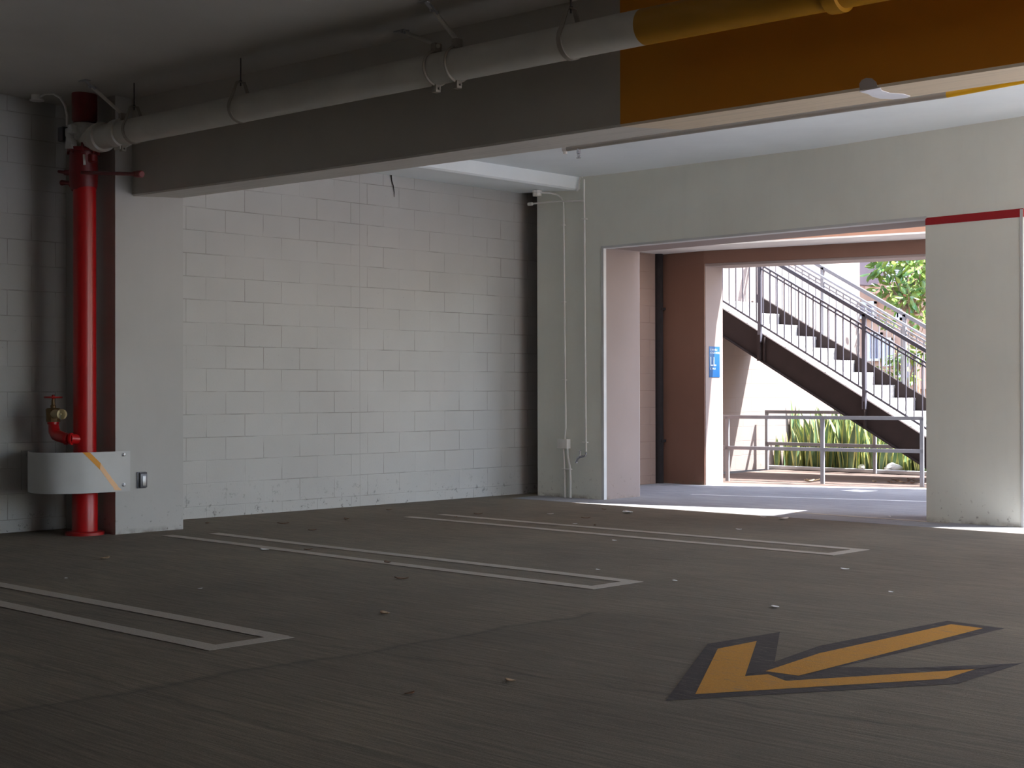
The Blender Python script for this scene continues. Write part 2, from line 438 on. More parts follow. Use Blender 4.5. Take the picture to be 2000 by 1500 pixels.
# the beam
nz = [(at(*p, Y=6.19).x, at(*p, Y=6.19).z) for p in ((258, 383), (700, 322.5), (1300, 234), (2000, 127))]
fz = [(at(*p, Y=6.66).x, at(*p, Y=6.66).z) for p in ((357, 387), (700, 342), (1096, 289.5), (1850, 180))]
bx = [-10.9, -10.2, -9.6, -9, -8, -7, -6, -5.17, -5.15, -4, -3, -2, 0, 12.3]
b = MB(); vs = []; fs = []
for x in bx:
    zn = max(interp(nz, x), 2.5) if x < 0 else interp(nz, -2); zf = interp(fz, x) if x < 0 else interp(fz, -2)
    zn = interp(nz, min(x, -2)); zf = interp(fz, min(x, -2))
    vs += [(x, 6.19, zn+.012), (x, 6.202, zn), (x, 6.648, zf), (x, 6.66, zf+.012), (x, 6.66, 3.7), (x, 6.19, 3.7)]
for i in range(len(bx)-1):
    for k in range(6): a = i*6+k; c = i*6+(k+1) % 6; fs.append((a, c, c+6, a+6))
fs += [tuple(range(6)), tuple(range((len(bx)-1)*6+5, (len(bx)-1)*6-1, -1))]
b.add(vs, fs); beam = struct('beam_1', b, m_beam)
# painted numeral fragment: on the soffit, with its rounded top carried up the face
def poly_on(pts, off):
    return [Vector(p)+Vector(off) for p in pts]
so_pts = [(1678, 178), (1700, 172), (1718, 170), (1722, 176), (1738, 181), (1765, 183), (1778, 187), (1772, 190), (1745, 193), (1720, 192), (1704, 188), (1696, 183)]
def soff(p):
    zz = 2.59
    for _ in range(4):
        q = at(*p, Z=zz); t = (q.y-6.19)/.47; zz = lerp(interp(nz, q.x), interp(fz, q.x), t)
    q = at(*p, Z=zz); q.z = zz-.003; return q
nm = MB(); pts = [soff(p) for p in so_pts]; pts = [Vector((p.x, max(6.195, min(6.655, p.y)), p.z)) for p in pts]; nm.prism(pts, (0, 0, .0025))
o = nm.build('painted_numeral', plain('white_numeral_paint', (.82, .82, .88), .7), smooth=False)
tag(o, 'white painted curl of a large numeral on the beam underside', 'painted number')
fp = [(1679, 177), (1678, 164), (1683, 156), (1692, 152), (1703, 153), (1711, 160), (1714, 170)]
f2 = MB(); q = [at(*p, Y=6.187) for p in fp]
f2.prism(q, (0, .0025, 0)); oo = f2.build('numeral_top', plain('grey_numeral_paint', (.66, .62, .62), .7), parent=o, smooth=False); oo['label'] = 'grey rounded top of the numeral on the beam face'

# far bay ceiling (kinked slightly, as cast), with the downstand strip along the block wall
HX = .6
zc = [(-11.0, 3.36), (-10.035, 3.36), (-9.6, 3.35), (-7.19, 3.325), (-5.25, 3.357), (HX, 3.36)]
c = MB(); vs = []
for x, z in zc: vs += [(x, 6.6, z), (x, YB+.02, z), (x, YB+.02, 4.2), (x, 6.6, 4.2)]
fs = []
for i in range(len(zc)-1):
    for k in range(4): a = i*4+k; e = i*4+(k+1) % 4; fs.append((a, e, e+4, a+4))
fs += [(0, 1, 2, 3), tuple(len(vs)-1-k for k in range(4))]
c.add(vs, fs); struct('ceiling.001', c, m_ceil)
st = MB(); st.prism([(XW-.02, 6.66, 3.285), (-10.115, 6.66, 3.225), (-10.09, 6.66, 3.24), (-10.06, 6.66, 3.40), (XW-.02, 6.66, 3.40)], (0, YB-6.66+.01, 0))
struct('trim_1', st, m_ceil, 'shallow downstand strip of the ceiling along the block wall')
# upper storey mass above the far bay and the roof over the near bay keep the sun out, as the building does
struct('ceiling.002', MB().box((-11.3, -9.3, 4.2), (12.3, 6.66, 5.5)).box((-11.3, 6.66, 4.2), (HX, 12.0, 5.5)), m_cream)

# far wall with its openings: front paint, tan reveals, brown back
def wallB():
    ops = [(-9.745, -6.12)]; x = -5.26
    while x < 3: ops.append((x, min(x+3.63, 11.6))); x += 4.49
    segs = []; cur = -10.68
    for a, e in ops: segs.append((cur, a)); cur = e
    segs.append((cur, 12.3))
    front, rev = MB(), MB()
    for a, e in segs: 
        if e-a > .01: rev.box((a, YB, 0), (e, YB2, 3.5))
    for a, e in ops: rev.box((a-.01, YB, 2.60), (e+.01, YB2, 3.5))
    # front skin, 25 mm, painted off-white and wrapping the arris
    for a, e in segs:
        if e-a > .01: front.box((a, YB-.025, 0), (e, YB, 3.45))
    for a, e in ops: front.box((a, YB-.025, 2.60), (e, YB, 3.45))
    return front, rev, ops, segs
fr, rv, ops, segs = wallB()
struct('wall_back', fr, m_wall)
struct('wall_back.001', rv, m_tan)
# pale arris strip round the opening
ar = MB(); ar.box((-9.773, YB-.03, 0), (-9.74, YB+.012, 2.60)); ar.box((-9.773, YB-.03, 2.592), (-6.11, YB+.075, 2.615))
struct('trim_3', ar, plain('bright_arris_paint', (.55, .56, .56), .6), 'pale painted arris around the opening')
ar2 = MB(); ar2.box((-5.275, YB-.03, 0), (-5.25, YB+.012, 2.60)); struct('trim_4', ar2, bpy.data.materials['bright_arris_paint'])
# brown back face towards the passage
bk = MB()
for a, e in segs: bk.box((a+.002, YB2, 0), (e-.002, YB2+.004, 5.5))
bk.box((-11, YB2, 2.62), (HX, YB2+.02, 5.5))
struct('wall_back.002', bk, m_cream)
struct('gap_shade_filler', MB().box((XW, 11.93, 0), (-10.66, 11.99, 3.5)), m_dark, 'near-black filler painted as shade in the gap between block wall and far wall')  # near-black fill stands in for the shade deep in the gap
rb = MB(); rb.prism([(-6.12, YB-.028, 2.537), (-5.262, YB-.028, 2.537), (-5.262, YB-.028, 2.606), (-6.12, YB-.028, 2.600)], (0, .004, 0)); rb.box((-5.262, YB-.028, 2.537), (-5.247, YB+.25, 2.606))
struct('trim_5', rb, m_redband, 'dark red painted stripe round the head of the pillar')

# passage, and the next building (turned about 15 degrees in plan)
def lineC(x, off=0): return 13.97 + .25*(x+10.367) + off
struct('column_2', MB().box((-11.02, 13.97, 0), (-10.36, 14.33, 2.8)), m_brown)
cr = MB(); cr.box((-10.362, 13.985, 0), (-10.352, 14.33, 2.62)); struct('trim_6', cr, m_tan)
hd = MB(); hd.prism([(-11.02, 13.965, 2.63), (-10.36, 13.965, 2.63), (-3, lineC(-3, -.005), 2.60), (-3, lineC(-3, .30), 2.60), (-10.36, 14.31, 2.63), (-11.02, 14.33, 2.63)], (0, 0, .25)); struct('wall_passage.001', hd, m_brown)
hs = MB(); hs.prism([(-10.36, 13.985, 2.60), (-3, lineC(-3, .01), 2.57), (-3, lineC(-3, .42), 2.57), (-10.36, 14.40, 2.60)], (0, 0, .035)); struct('trim_7', hs, m_tan)
struct('column_3', MB().prism([(-4.2, lineC(-4.2), 0), (-3, lineC(-3), 0), (-3, lineC(-3, .36), 0), (-4.2, lineC(-4.2, .36), 0)], (0, 0, 2.7)), m_brown)
def lineD(x): return 13.54 + .26*(x+9.58)
# slab over the passage edge, and its upper storey face seen through the slot
sl = MB(); sl.k = 0; sl.prism([(-11.3, lineD(-11.3)+.0, 2.78), (-3, lineD(-3), 2.78), (-3, lineC(-3, .36), 2.78), (-10.2, 14.37, 2.78), (-11.3, 14.33, 2.78)], (0, 0, .02)); struct('ceiling.003', sl, m_cream)
fc = MB(); fc.prism([(-11.3, lineD(-11.3)+.004, 2.8), (-3, lineD(-3)+.004, 2.8), (-3, lineD(-3)+.3, 2.8), (-11.3, lineD(-11.3)+.3, 2.8)], (0, 0, 1.9)); struct('wall_passage.002', fc, plain('salmon_upper_wall', (.46, .25, .17), .85))
up1 = MB(); up1.prism([(-13.5, 12.05, 4.7), (-9.9, 12.05, 4.7), (-4.84, 13.79, 4.7), (-4.72, 12.9, 4.7), (-3.3, 12.9, 4.7), (-3.3, 14.32, 4.7), (3, 16.5, 4.7), (3, 17.2, 4.7), (-9, 15.0, 4.7), (-13.5, 13.9, 4.7)], (0, 0, .3)); struct('sun_blocker', up1, m_cream)  # added unseen slab, outline shaped to cut the sunlit strip on the floor
ledge = MB(); ledge.prism([(-11.3, 13.9, 3.02), (-9.86, 14.67-.05, 3.02), (-8.77, 15.23-.05, 3.02), (-6.58, 16.3, 3.02), (-3, 16.9, 3.02), (-3, 15.7, 3.02), (-11.3, 13.5, 3.02)], (0, 0, .15)); struct('shade_ledge', ledge, m_cream)  # added unseen ledge, edge set to cast the shadow line on the reveal
ds = MB(); q = at(1282, 900, Y=13.90); q.x += .04
ds.tube([(q.x, q.y, 0), (q.x, q.y, 2.9)], .055, 16)
for z in (.5, 2.1): ds.box((q.x-.062, q.y-.02, z), (q.x+.062, q.y+.062, z+.03))
o = ds.build('downpipe', plain('rusty_black_pipe', (.012, .007, .007), .95, amt=.4, scale=14), smooth=True); tag(o, 'dark metal downpipe in the recess beside the brown column', 'pipe')

# outdoor side wall: block, in the open
struct('wall_outside', MB().box((-12.3, 14.33, 0), (-11.9, 20.1, 6.5)), m_taublock)
struct('wall_outside.001', MB().box((-12.3, 14.0, 0), (-11.02, 14.345, 2.8)), m_taublock)

cw = MB(); cw.tube([at(x, y, X=XW+.012) for x, y in ((764, 341), (765, 352), (768, 362), (770, 375), (770, 385))], [.007, .005, .005, .004, .002], 6)
tag(cw.build('root_strand', m_dark), 'thin dark strand hanging down the top of the block wall', 'root')

# ================================================================== PAINT ON THE FLOOR
def flat(mb, poly, z=.0015, h=.0015): mb.prism([(p[0], p[1], z) for p in poly], (0, 0, h))
def stall(y0, y1, xe, lab, xl=-9.75, xl2=None, w=.10):
    o = MB(); xl2 = xl2 if xl2 is not None else xl
    def wob(x, s): return .012*math.sin(x*1.3+s)
    n = 14
    for (y, s, a) in ((y0, 1, xl), (y1, 3, xl2)):
        pa = [(lerp(a, xe, i/n), y+wob(lerp(a, xe, i/n), s)) for i in range(n+1)]
        for i in range(n): flat(o, [(pa[i][0], pa[i][1]-w/2), (pa[i+1][0], pa[i+1][1]-w/2), (pa[i+1][0], pa[i+1][1]+w/2), (pa[i][0], pa[i][1]+w/2)])
    flat(o, [(xe-.05, y0-w/2), (xe+.05, y0-w/2), (xe+.05, y1+w/2), (xe-.05, y1+w/2)], .0018)
    q = o.build('parking_line', m_line, smooth=False)
    return tag(q, lab, 'floor marking', 'double parking bay lines on the floor')
stall(3.66, 4.02, -5.38, 'double white parking line nearest the camera, cut by the left frame edge', -10.2)
stall(6.27, 6.62, -5.44, 'double white parking line starting by the foot of the left column', -9.84, -9.71)
stall(8.66, 9.04, -5.36, 'double white parking line across the middle of the far bay', -9.71, -9.67)
o = MB(); flat(o, [(-7.5, YB-.06), (-5.9, YB-.11), (-5.9, YB-.05), (-7.5, YB+.01)]); tag(o.build('parking_line', m_line, smooth=False), 'thin white line at the foot of the right pillar', 'floor marking')
o = MB(); flat(o, [(-9.541, 12.60), (-7.1, 13.42), (-5.5, 13.95), (-5.5, 14.01), (-7.1, 13.48), (-9.541, 12.65)]); tag(o.build('parking_line', m_line2, smooth=False), 'thin white line across the shaded passage floor', 'floor marking')

ar = thing('floor_arrow', 'large yellow turn arrow with black border painted on the floor', 'floor marking', (-3.1, 5.2, 0))
def fp_(pts): return [(at(x, y, Z=0).x, at(x, y, Z=0).y) for x, y in pts]
K = MB()
# stand-off order follows the photo: black border first, yellow on top
for poly in ([(1300,1369),(1358,1357),(1402,1268),(1382,1258)], [(1382,1258),(1402,1268),(1478,1253),(1523,1235)],
             [(1523,1235),(1478,1253),(1455,1321),(1497,1309),(1513,1294)],
             [(1497,1309),(1513,1293),(1600,1262),(1850,1213),(1858,1221),(1600,1277),(1500,1311)],
             [(1850,1213),(1962,1228),(1918,1228),(1855,1220)], [(1962,1228),(1918,1228),(1560,1321),(1640,1303)],
             [(1455,1319),(1500,1309),(1560,1321),(1540,1330),(1495,1322)], [(1560,1320),(1640,1303),(1902,1308),(1535,1331)],
             [(1640,1303),(1760,1306),(1995,1296),(1902,1309)], [(2000,1295),(1902,1308),(1845,1327),(1870,1336)],
             [(1300,1369),(1358,1357),(1845,1327),(1870,1336)]): 
    K.add([(x, y, .0016) for x, y in fp_(poly)], [tuple(range(len(poly)))])
k = K.build('border', m_arrowK, parent=ar, smooth=False); k['label'] = 'black painted border'
Yl = MB()
for poly in ([(1358,1357),(1402,1268),(1478,1253),(1455,1322),(1500,1318),(1535,1331),(1905,1308),(1845,1327)],
             [(1495,1312),(1600,1277),(1858,1220),(1920,1228),(1560,1321)]):
    Yl.add([(x, y, .0026) for x, y in fp_(poly)], [tuple(range(len(poly)))])
Yl.build('arrow_fill', m_arrowY, parent=ar, smooth=False)['label'] = 'yellow painted arrow body'

# ================================================================== LITTER
def leaf_mb(o, L, Wd, curl=.3, seed=0):
    rnd = random.Random(seed); n = 6; vs = []; fs = []; a = rnd.random()*2*PI
    c, s_ = math.cos(a), math.sin(a)
    for i in range(n+1):
        t = i/n; w = Wd*math.sin(PI*min(1, t*.92+.04))**.8; z = .004+curl*L*(t-.5)**2*1.6
        for k in (-1, 0, 1):
            x = (t-.5)*L; y = k*w/2; zz = z+abs(k)*curl*Wd*.35
            vs.append(Vector((o[0]+x*c-y*s_, o[1]+x*s_+y*c, o[2]+zz)))
    for i in range(n):
        for k in (0, 1): q = i*3+k; fs.append((q, q+1, q+4, q+3))
    return vs, fs
def litter(px, py, size, mat_, name, label, cat, wd=.45, curl=.35, seed=0, group=None):
    p = at(px, py, Z=0); o = MB(); v, f = leaf_mb(p, size, size*wd, curl, seed); o.add(v, f)
    b = o.build(name, mat_); b.modifiers.new('thickness', 'SOLIDIFY').thickness = .0015
    return tag(b, label, cat, group)
LV = [(405,1023,.07,0,'small dry leaf beside the foot of the left column'),(553,1024,.10,0,'curled dry leaf below the block wall, left of the control joint'),(677,1015,.09,0,'dry leaf on the floor just under the control joint'),
 (610,1037,.08,0,'dark crumpled leaf standing between wall and second parking line'),(760,997,.07,0,'tiny dry leaf touching the base of the block wall'),(934,1005,.08,0,'dark leaf just above the far double parking line'),
 (890,1011,.05,0,'small dark leaf lying between the two far parking lines'),(205,1092,.10,1,'pale tan leaf in front of the red standpipe'),(602,1075,.07,0,'small leaf between the lines of the second marking'),
 (757,1100,.08,0,'brown leaf lying on the second double line'),(784,1132,.09,0,'brown leaf below the second double line'),(752,1200,.09,1,'pale tan leaf in the middle of the open floor'),
 (997,1332,.06,1,'tan leaf nearest the camera on the open floor'),(800,1357,.05,0,'dark speck of leaf near the front of the floor'),(1144,1013,.08,0,'dark leaf on the floor below the wall hydrant'),
 (1180,996,.07,0,'dark leaf just in front of the sunlit strip'),(1162,1027,.05,0,'tiny dark leaf above the far parking line, mid picture')]
for i, (x, y, s_, k, lab) in enumerate(LV): litter(x, y, s_, m_leaftan if k else m_leafbrown, 'dry_leaf', lab, 'leaf', .5, .22, i, 'dry leaves on the garage floor')
PP = [(517,1075,.10,'crumpled white scrap on the second double line'),(391,1151,.03,'white speck of paper between first and second markings'),(129,1131,.03,'white speck of paper left of the first marking'),
 (1075,1005,.06,'small white scrap right of the block wall end'),(1226,1002,.16,'crumpled white paper in front of the sunlit strip'),(1123,1024,.04,'white chip just above the far double line'),
 (1200,1057,.05,'white chip below the far double line'),(1443,1035,.05,'white chip in the open floor before the passage'),(1491,1011,.05,'white chip at the edge of the sunlit strip'),
 (1530,1014,.12,'flat pale scrap right of the sunlit strip'),(1737,1010,.05,'white chip near the right pillar'),(1650,1113,.06,'white scrap right of the far marking'),
 (1740,1158,.04,'white chip upper right of the open floor'),(1514,1187,.06,'white scrap above the yellow arrow'),(1168,1114,.04,'white chip above the second marking end'),(1318,1136,.05,'white scrap right of the second marking end')]
for i, (x, y, s_, lab) in enumerate(PP): litter(x, y, s_, m_paper, 'paper_scrap', lab, 'litter', .6, .15, 50+i, 'white scraps on the garage floor')
sheet = at(1677, 959, Z=0); o = MB(); o.prism([(sheet.x-.16, sheet.y-.12, .002), (sheet.x+.12, sheet.y-.16, .002), (sheet.x+.17, sheet.y+.12, .002), (sheet.x-.12, sheet.y+.15, .002)], (0, 0, .002))
tag(o.build('paper_sheet', m_paper, smooth=False), 'flat white sheet of paper on the shaded passage floor', 'paper')
OUT = ['', 'curled tan leaf touching the middle rail post', 'tan leaf at the left edge of the outside leaf drift', 'dark leaf, second in the outside drift', 'dark leaf in the drift, nearest the passage on its left', 'dark leaf at the upper left of the outside drift', 'tan leaf in the heart of the outside drift', 'dark leaf just right of the tan one in the drift', 'dark leaf at the upper middle of the outside drift', 'dark leaf low in the drift towards the end post', 'dark leaf of the drift closest to the end post', 'dark leaf at the far back left of the drift', 'dark leaf at the far back right of the drift']
for i, (x, y) in enumerate([(1581,941),(1588,940),(1708,942),(1738,943),(1745,944),(1752,941),(1760,943),(1768,944),(1775,941),(1782,945),(1790,941),(1748,938),(1779,937)]):
    litter(x, y, .16 if i < 2 else .10, m_leaftan if i in (0, 1, 2, 6) else m_leafbrown, 'dry_leaf', ['pale curled leaf by the middle rail post'][0] if i == 0 else OUT[i], 'leaf', .5, .3, 90+i, 'dry leaves drifted outside by the handrail' if i else None)

# ================================================================== STANDPIPE
PX = at(165, 1046, Z=0); YP = 5.88; XP = at(165.5, 700, Y=YP).x
def zp(y): return at(165, y, Y=YP).z
sp = thing('standpipe', 'tall glossy red fire standpipe in the corner beside the left column', 'pipe', (XP, YP, 0))
MB().lathe((XP, YP, 0), (0, 0, 1), [(0, .150), (.022, .150), (.026, .144), (.030, .105)], 40).build('base_flange', m_redd, parent=sp)
MB().lathe((XP, YP, .02), (0, 0, 1), [(0, .099), (.30, .099), (.31, .094)], 32).build('lower_sleeve', m_red, parent=sp)
cpl = MB(); cpl.lathe((XP, YP, .325), (0, 0, 1), [(0, .100), (.004, .108), (.05, .108), (.054, .100)], 32); cpl.box((XP+.06, YP-.14, .33), (XP+.11, YP-.08, .375), .006); cpl.tube([(XP+.05, YP-.11, .352), (XP+.15, YP-.11, .352)], .011)
cpl.build('coupling', m_redd, parent=sp)
MB().tube([(XP, YP, .3), (XP, YP, zp(345))], .0885, 40).build('riser', m_red, parent=sp)
# boss pointing down under the guard
vb = MB()
z0 = zp(372); z1 = zp(290)
vb.lathe((XP-.015, YP-.0, z0), (0, 0, 1), [(0, .094), (.03, .106), (.12, .112), (.30, .108), (z1-z0-.02, .112), (z1-z0, .10)], 32)
for k in range(8):
    a = k*PI/4+.2; vb.tube([(XP-.015+.115*math.cos(a), YP+.115*math.sin(a), z1-.05), (XP-.015+.115*math.cos(a), YP+.115*math.sin(a), z1+.03)], .012, 8)
vb.lathe((XP-.015, YP, z1-.03), (0, 0, 1), [(0, .125), (.03, .125)], 28)
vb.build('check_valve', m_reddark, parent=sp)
zt = zp(338)
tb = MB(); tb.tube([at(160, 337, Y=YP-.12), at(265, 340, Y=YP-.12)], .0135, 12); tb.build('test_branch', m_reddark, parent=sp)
pc = at(262, 340, Y=YP-.12); pe = at(286, 340, Y=YP-.12)
cp = MB(); dd = (pe-pc).normalized(); cp.lathe(pc, dd, [(0, .021), (.035, .023), (.037, .020), (.045, .020), (.047, .026), (.10, .026), (.105, .02)], 18)
cp.build('branch_cap', m_reddark, parent=sp)
lf = MB(); lf.tube([at(150, 338, Y=YP-.06), at(128, 337, Y=YP-.06)], .022, 12); lf.tube([at(128, 337, Y=YP-.06), at(115, 335, Y=YP-.06)], .012, 12)
lf.tube([at(148, 357, Y=YP-.08), at(130, 357, Y=YP-.08), at(121, 357, Y=YP-.08)], [.018, .016, .022], 12); lf.tube([at(135, 360, Y=YP-.08), at(142, 372, Y=YP-.08)], .008, 8)
lf.build('drain_fitting', m_reddark, parent=sp)
bb = MB(); a_ = at(180, 309, Y=YP-.1); bb.lathe(a_-Vector((0, 0, .035)), (0, 0, 1), [(0, .02), (.01, .034), (.06, .034), (.07, .02)], 16); bb.build('side_plug', m_reddark, parent=sp)
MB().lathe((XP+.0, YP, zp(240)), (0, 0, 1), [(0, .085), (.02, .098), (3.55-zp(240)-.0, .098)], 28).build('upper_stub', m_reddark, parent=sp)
tf = MB(); zq = zp(262)
tf.lathe((XP, YP, zq-.06), (0, 0, 1), [(0, .09), (.02, .102), (.12, .102), (.14, .09)], 24)
tf.box((XP-.13, YP-.10, zq-.02), (XP-.06, YP-.02, zq+.05), .01)
tf.box((XP-.02, YP-.14, zq-.01), (XP+.05, YP-.08, zq+.06), .01)
tf.prism([at(129, 262, Y=YP-.13), at(137, 262, Y=YP-.13), at(140, 290, Y=YP-.13), at(127, 290, Y=YP-.13)], (0, .05, 0))
tg = MB(); tg.tube([at(164, 302, Y=YP-.13), at(165, 322, Y=YP-.13)], .010, 8); tg.build('valve_tag', m_white2, parent=sp)
tf.build('tee_clamp', plain('worn_white_fitting', (.55, .55, .53), .5, .2, amt=.25, scale=20), parent=sp)
ts = MB(); ts.box(at(119, 250, Y=YP-.02)-Vector((.0, .03, 0)), at(129, 275, Y=YP-.02)+Vector((0, .03, 0)), .006); ts.build('tamper_switch', m_steelgrey, parent=sp)
# hose valve on its elbow, left of the riser
YV = YP-.17
hv = MB(); yv = YV
e0 = at(158, 858, Y=YV+.13); e1 = at(135, 857, Y=YV+.02); e2 = at(116, 852, Y=YV); e3 = at(106, 842, Y=YV-.01); e4 = at(104, 826, Y=YV-.01)
hv.tube([e0, e1], .040, 20); hv.tube([e1, (e1+e2)/2+Vector((0, 0, -.004)), e2, (e2+e3)/2+Vector((-.006, 0, -.012)), e3, e4], [.036, .042, .045, .046, .045, .038], 20)
for p, q in ((at(131, 857, Y=YV+.02), at(127, 857, Y=YV+.01)), (at(141, 857, Y=YV+.04), at(137, 857, Y=YV+.03))): hv.tube([p, q], .047, 20)
hv.tube([e4+Vector((0, 0, -.01)), e4+Vector((0, 0, .02))], .046, 20)
hvo = hv.build('hose_valve', m_red, parent=sp)
vbod = MB(); zb0 = at(104, 827, Y=YV).z; zb1 = at(104, 797, Y=YV).z
vc = Vector((e4.x, e4.y, zb0))
vbod.lathe(vc, (0, 0, 1), [(0, .040), (.012, .042), (.014, .056), (zb1-zb0-.01, .060), (zb1-zb0, .05)], 8)
vbod.lathe((vc.x, vc.y, zb1), (0, 0, 1), [(0, .02), (.02, .022), (.025, .015), (.07, .013)], 12)
vbod.build('valve_body', m_bronze, parent=hvo)
cap_c = at(119.5, 809, Y=YV-.07)
dcap = Vector((.55, -.83, 0)).normalized()
cpb = MB(); cpb.tube([Vector((vc.x, vc.y, cap_c.z)), cap_c], .034, 16); cpb.lathe(cap_c-dcap*.02, dcap, [(0, .036), (.002, .040), (.024, .040), (.028, .034), (.028, .008), (.036, .006)], 28)
cpb.build('outlet_cap', m_brass, parent=hvo)
ch = MB(); ch.tube([cap_c+dcap*.014+Vector((0, 0, .0)), cap_c+dcap*.018+Vector((0, 0, -.02)), cap_c+dcap*.014+Vector((0, 0, -.045))], .0025, 6); ch.build('cap_chain', m_black, parent=hvo)
hw = MB(); hz = at(105, 776, Y=YV).z; hc = Vector((vc.x, vc.y, hz)); ring = [hc+Vector((math.cos(a)*.066, math.sin(a)*.066, 0)) for a in [2*PI*i/24 for i in range(25)]]
hw.tube(ring, .0065, 8, caps=False)
for k in range(4): a = k*PI/2+.4; hw.tube([hc, hc+Vector((math.cos(a)*.066, math.sin(a)*.066, 0))], .006, 6)
hw.lathe(hc-Vector((0, 0, .012)), (0, 0, 1), [(0, .012), (.03, .012), (.032, .006)], 12); hw.tube([(hc.x, hc.y, zb1+.05), hc], .007, 8)
hw.build('handwheel', m_redd, parent=hvo)

# ================================================================== GUARD PLATE
zt_, zb_ = .655, .338
gd = thing('guard_plate', 'white bent steel guard plate with orange stripe wrapped in front of the standpipe', 'guard', (-10.45, 5.7, zb_))
ctrl = [(-10.955, 5.62), (-10.955, 5.78), (-10.70, 5.70), (-10.45, 5.655), (-10.25, 5.68), (-10.195, 5.90), (-10.187, 6.03), (-10.187, 6.155)]
def crv(pts, n=6):
    out = []
    P = [pts[0]]+pts+[pts[-1]]
    for i in range(1, len(P)-2):
        for k in range(n):
            t = k/n; p0, p1, p2, p3 = [Vector((*q, 0)) for q in P[i-1:i+3]]
            out.append(.5*((2*p1)+(-p0+p2)*t+(2*p0-5*p1+4*p2-p3)*t*t+(-p0+3*p1-3*p2+p3)*t**3))
    out.append(Vector((*pts[-1], 0))); return out
# flange on the wall, then a long smooth bulge round the pipe, then a flange on the column
wl0, wl1 = at(42, 918, X=-10.96).y, at(72, 918, X=-10.96).y
body = [Vector((-10.962, wl0, 0)), Vector((-10.962, wl1-.01, 0))] + crv([(-10.955, wl1), (-10.80, 5.62), (-10.55, 5.52), (-10.33, 5.56), (-10.215, 5.76), (-10.19, 6.0)], 8) + [Vector((-10.192, 6.06, 0)), Vector((-10.192, 6.165, 0))]
gm = MB(); n = len(body); vs = []; th = .006
for i, p in enumerate(body):
    d = (body[min(i+1, n-1)]-body[max(i-1, 0)]).normalized(); nn_ = Vector((d.y, -d.x, 0))
    for z in (zb_, zt_):
        vs.append(p+Vector((0, 0, z))+nn_*th/2); vs.append(p+Vector((0, 0, z))-nn_*th/2)
fs = []
for i in range(n-1):
    a = i*4; e = a+4
    fs += [(a, e, e+2, a+2), (a+1, a+3, e+3, e+1), (a+2, e+2, e+3, a+3), (a, a+1, e+1, e)]
fs += [(0, 2, 3, 1), (4*n-4, 4*n-3, 4*n-1, 4*n-2)]
gm.add(vs, fs); gm.build('plate', plain('white_guard_paint', (.47, .47, .47), .45, amt=.08), parent=gd)
# stripe: from the top centre down to the lower right, orange then peach
def on_plate(t, z, off):
    f_ = t*(n-1); i = min(int(f_), n-2); p = body[i].lerp(body[i+1], f_-i); d = (body[i+1]-body[i]).normalized(); nn_ = Vector((d.y, -d.x, 0))
    return p+nn_*off+Vector((0, 0, z))
def t_for(px, py):
    best = min(range(400), key=lambda k: (lambda v: abs((v-CAM).dot(rt)/(v-CAM).dot(fw)*F+1000-px))(on_plate(.04+k/400*.96, .5, 0))); return .04+best/400*.96
def stripe(pts0, pts1, mat_, name):
    s_ = MB(); N_ = 16; vs = []
    for k in range(N_+1):
        for (a, b2) in (pts0, pts1):
            px, py = lerp(a[0], b2[0], k/N_), lerp(a[1], b2[1], k/N_); t = t_for(px, py)
            q = on_plate(t, 0, .0045); dpt = (q-CAM).dot(fw); z = CAMH + (763.5-py)/F*dpt
            vs.append(Vector((q.x, q.y, min(zt_, max(zb_, z)))))
    s_.add(vs, [(2*k, 2*k+1, 2*k+3, 2*k+2) for k in range(N_)]); s_.build(name, mat_, parent=gd)
stripe(((160, 881), (195, 916)), ((174, 881), (196, 903)), m_stripe_or, 'orange_stripe')
stripe(((195, 916), (224, 956)), ((196, 903), (236, 956)), m_stripe_pe, 'peach_stripe')
for (px, py, w) in ((55, 889, 0), (55, 947, 0), (242, 888, 1), (242, 947, 1)):
    p = at(px, py, X=-10.957 if not w else -10.189); bm_ = MB()
    bm_.lathe(p, (1, 0, 0), [(0, .019), (.003, .019), (.0032, .014), (.012, .014), (.014, .010)], 6 if w else 12); bm_.build('bolt', m_galv, parent=gd)

# ================================================================== OUTLET ON THE COLUMN
p0 = at(267, 922, X=-10.2); p1 = at(284, 953, X=-10.2)
ol = thing('electrical_outlet', 'grey metal weatherproof outlet box on the left column', 'outlet', (-10.2, (p0.y+p1.y)/2, p1.z))
y0_, y1_, z1_, z0_ = p0.y, p1.y, p0.z, p1.z
MB().box((-10.2, y0_, z0_), (-10.19, y1_, z1_), .002).build('back_plate', m_socket, parent=ol)
MB().box((-10.19, y0_+.014, z0_+.006), (-10.165, y1_-.003, z1_-.012), .004).build('cover', m_socket, parent=ol)
hn = MB(); hn.tube([(-10.172, y0_+.01, z1_-.008), (-10.172, y1_-.004, z1_-.008)], .005, 8); hn.build('hinge', m_steelgrey, parent=ol)
MB().box((-10.166, y0_+.030, z0_+.022), (-10.160, y1_-.018, z1_-.030), .002).build('flap', m_galv, parent=ol)

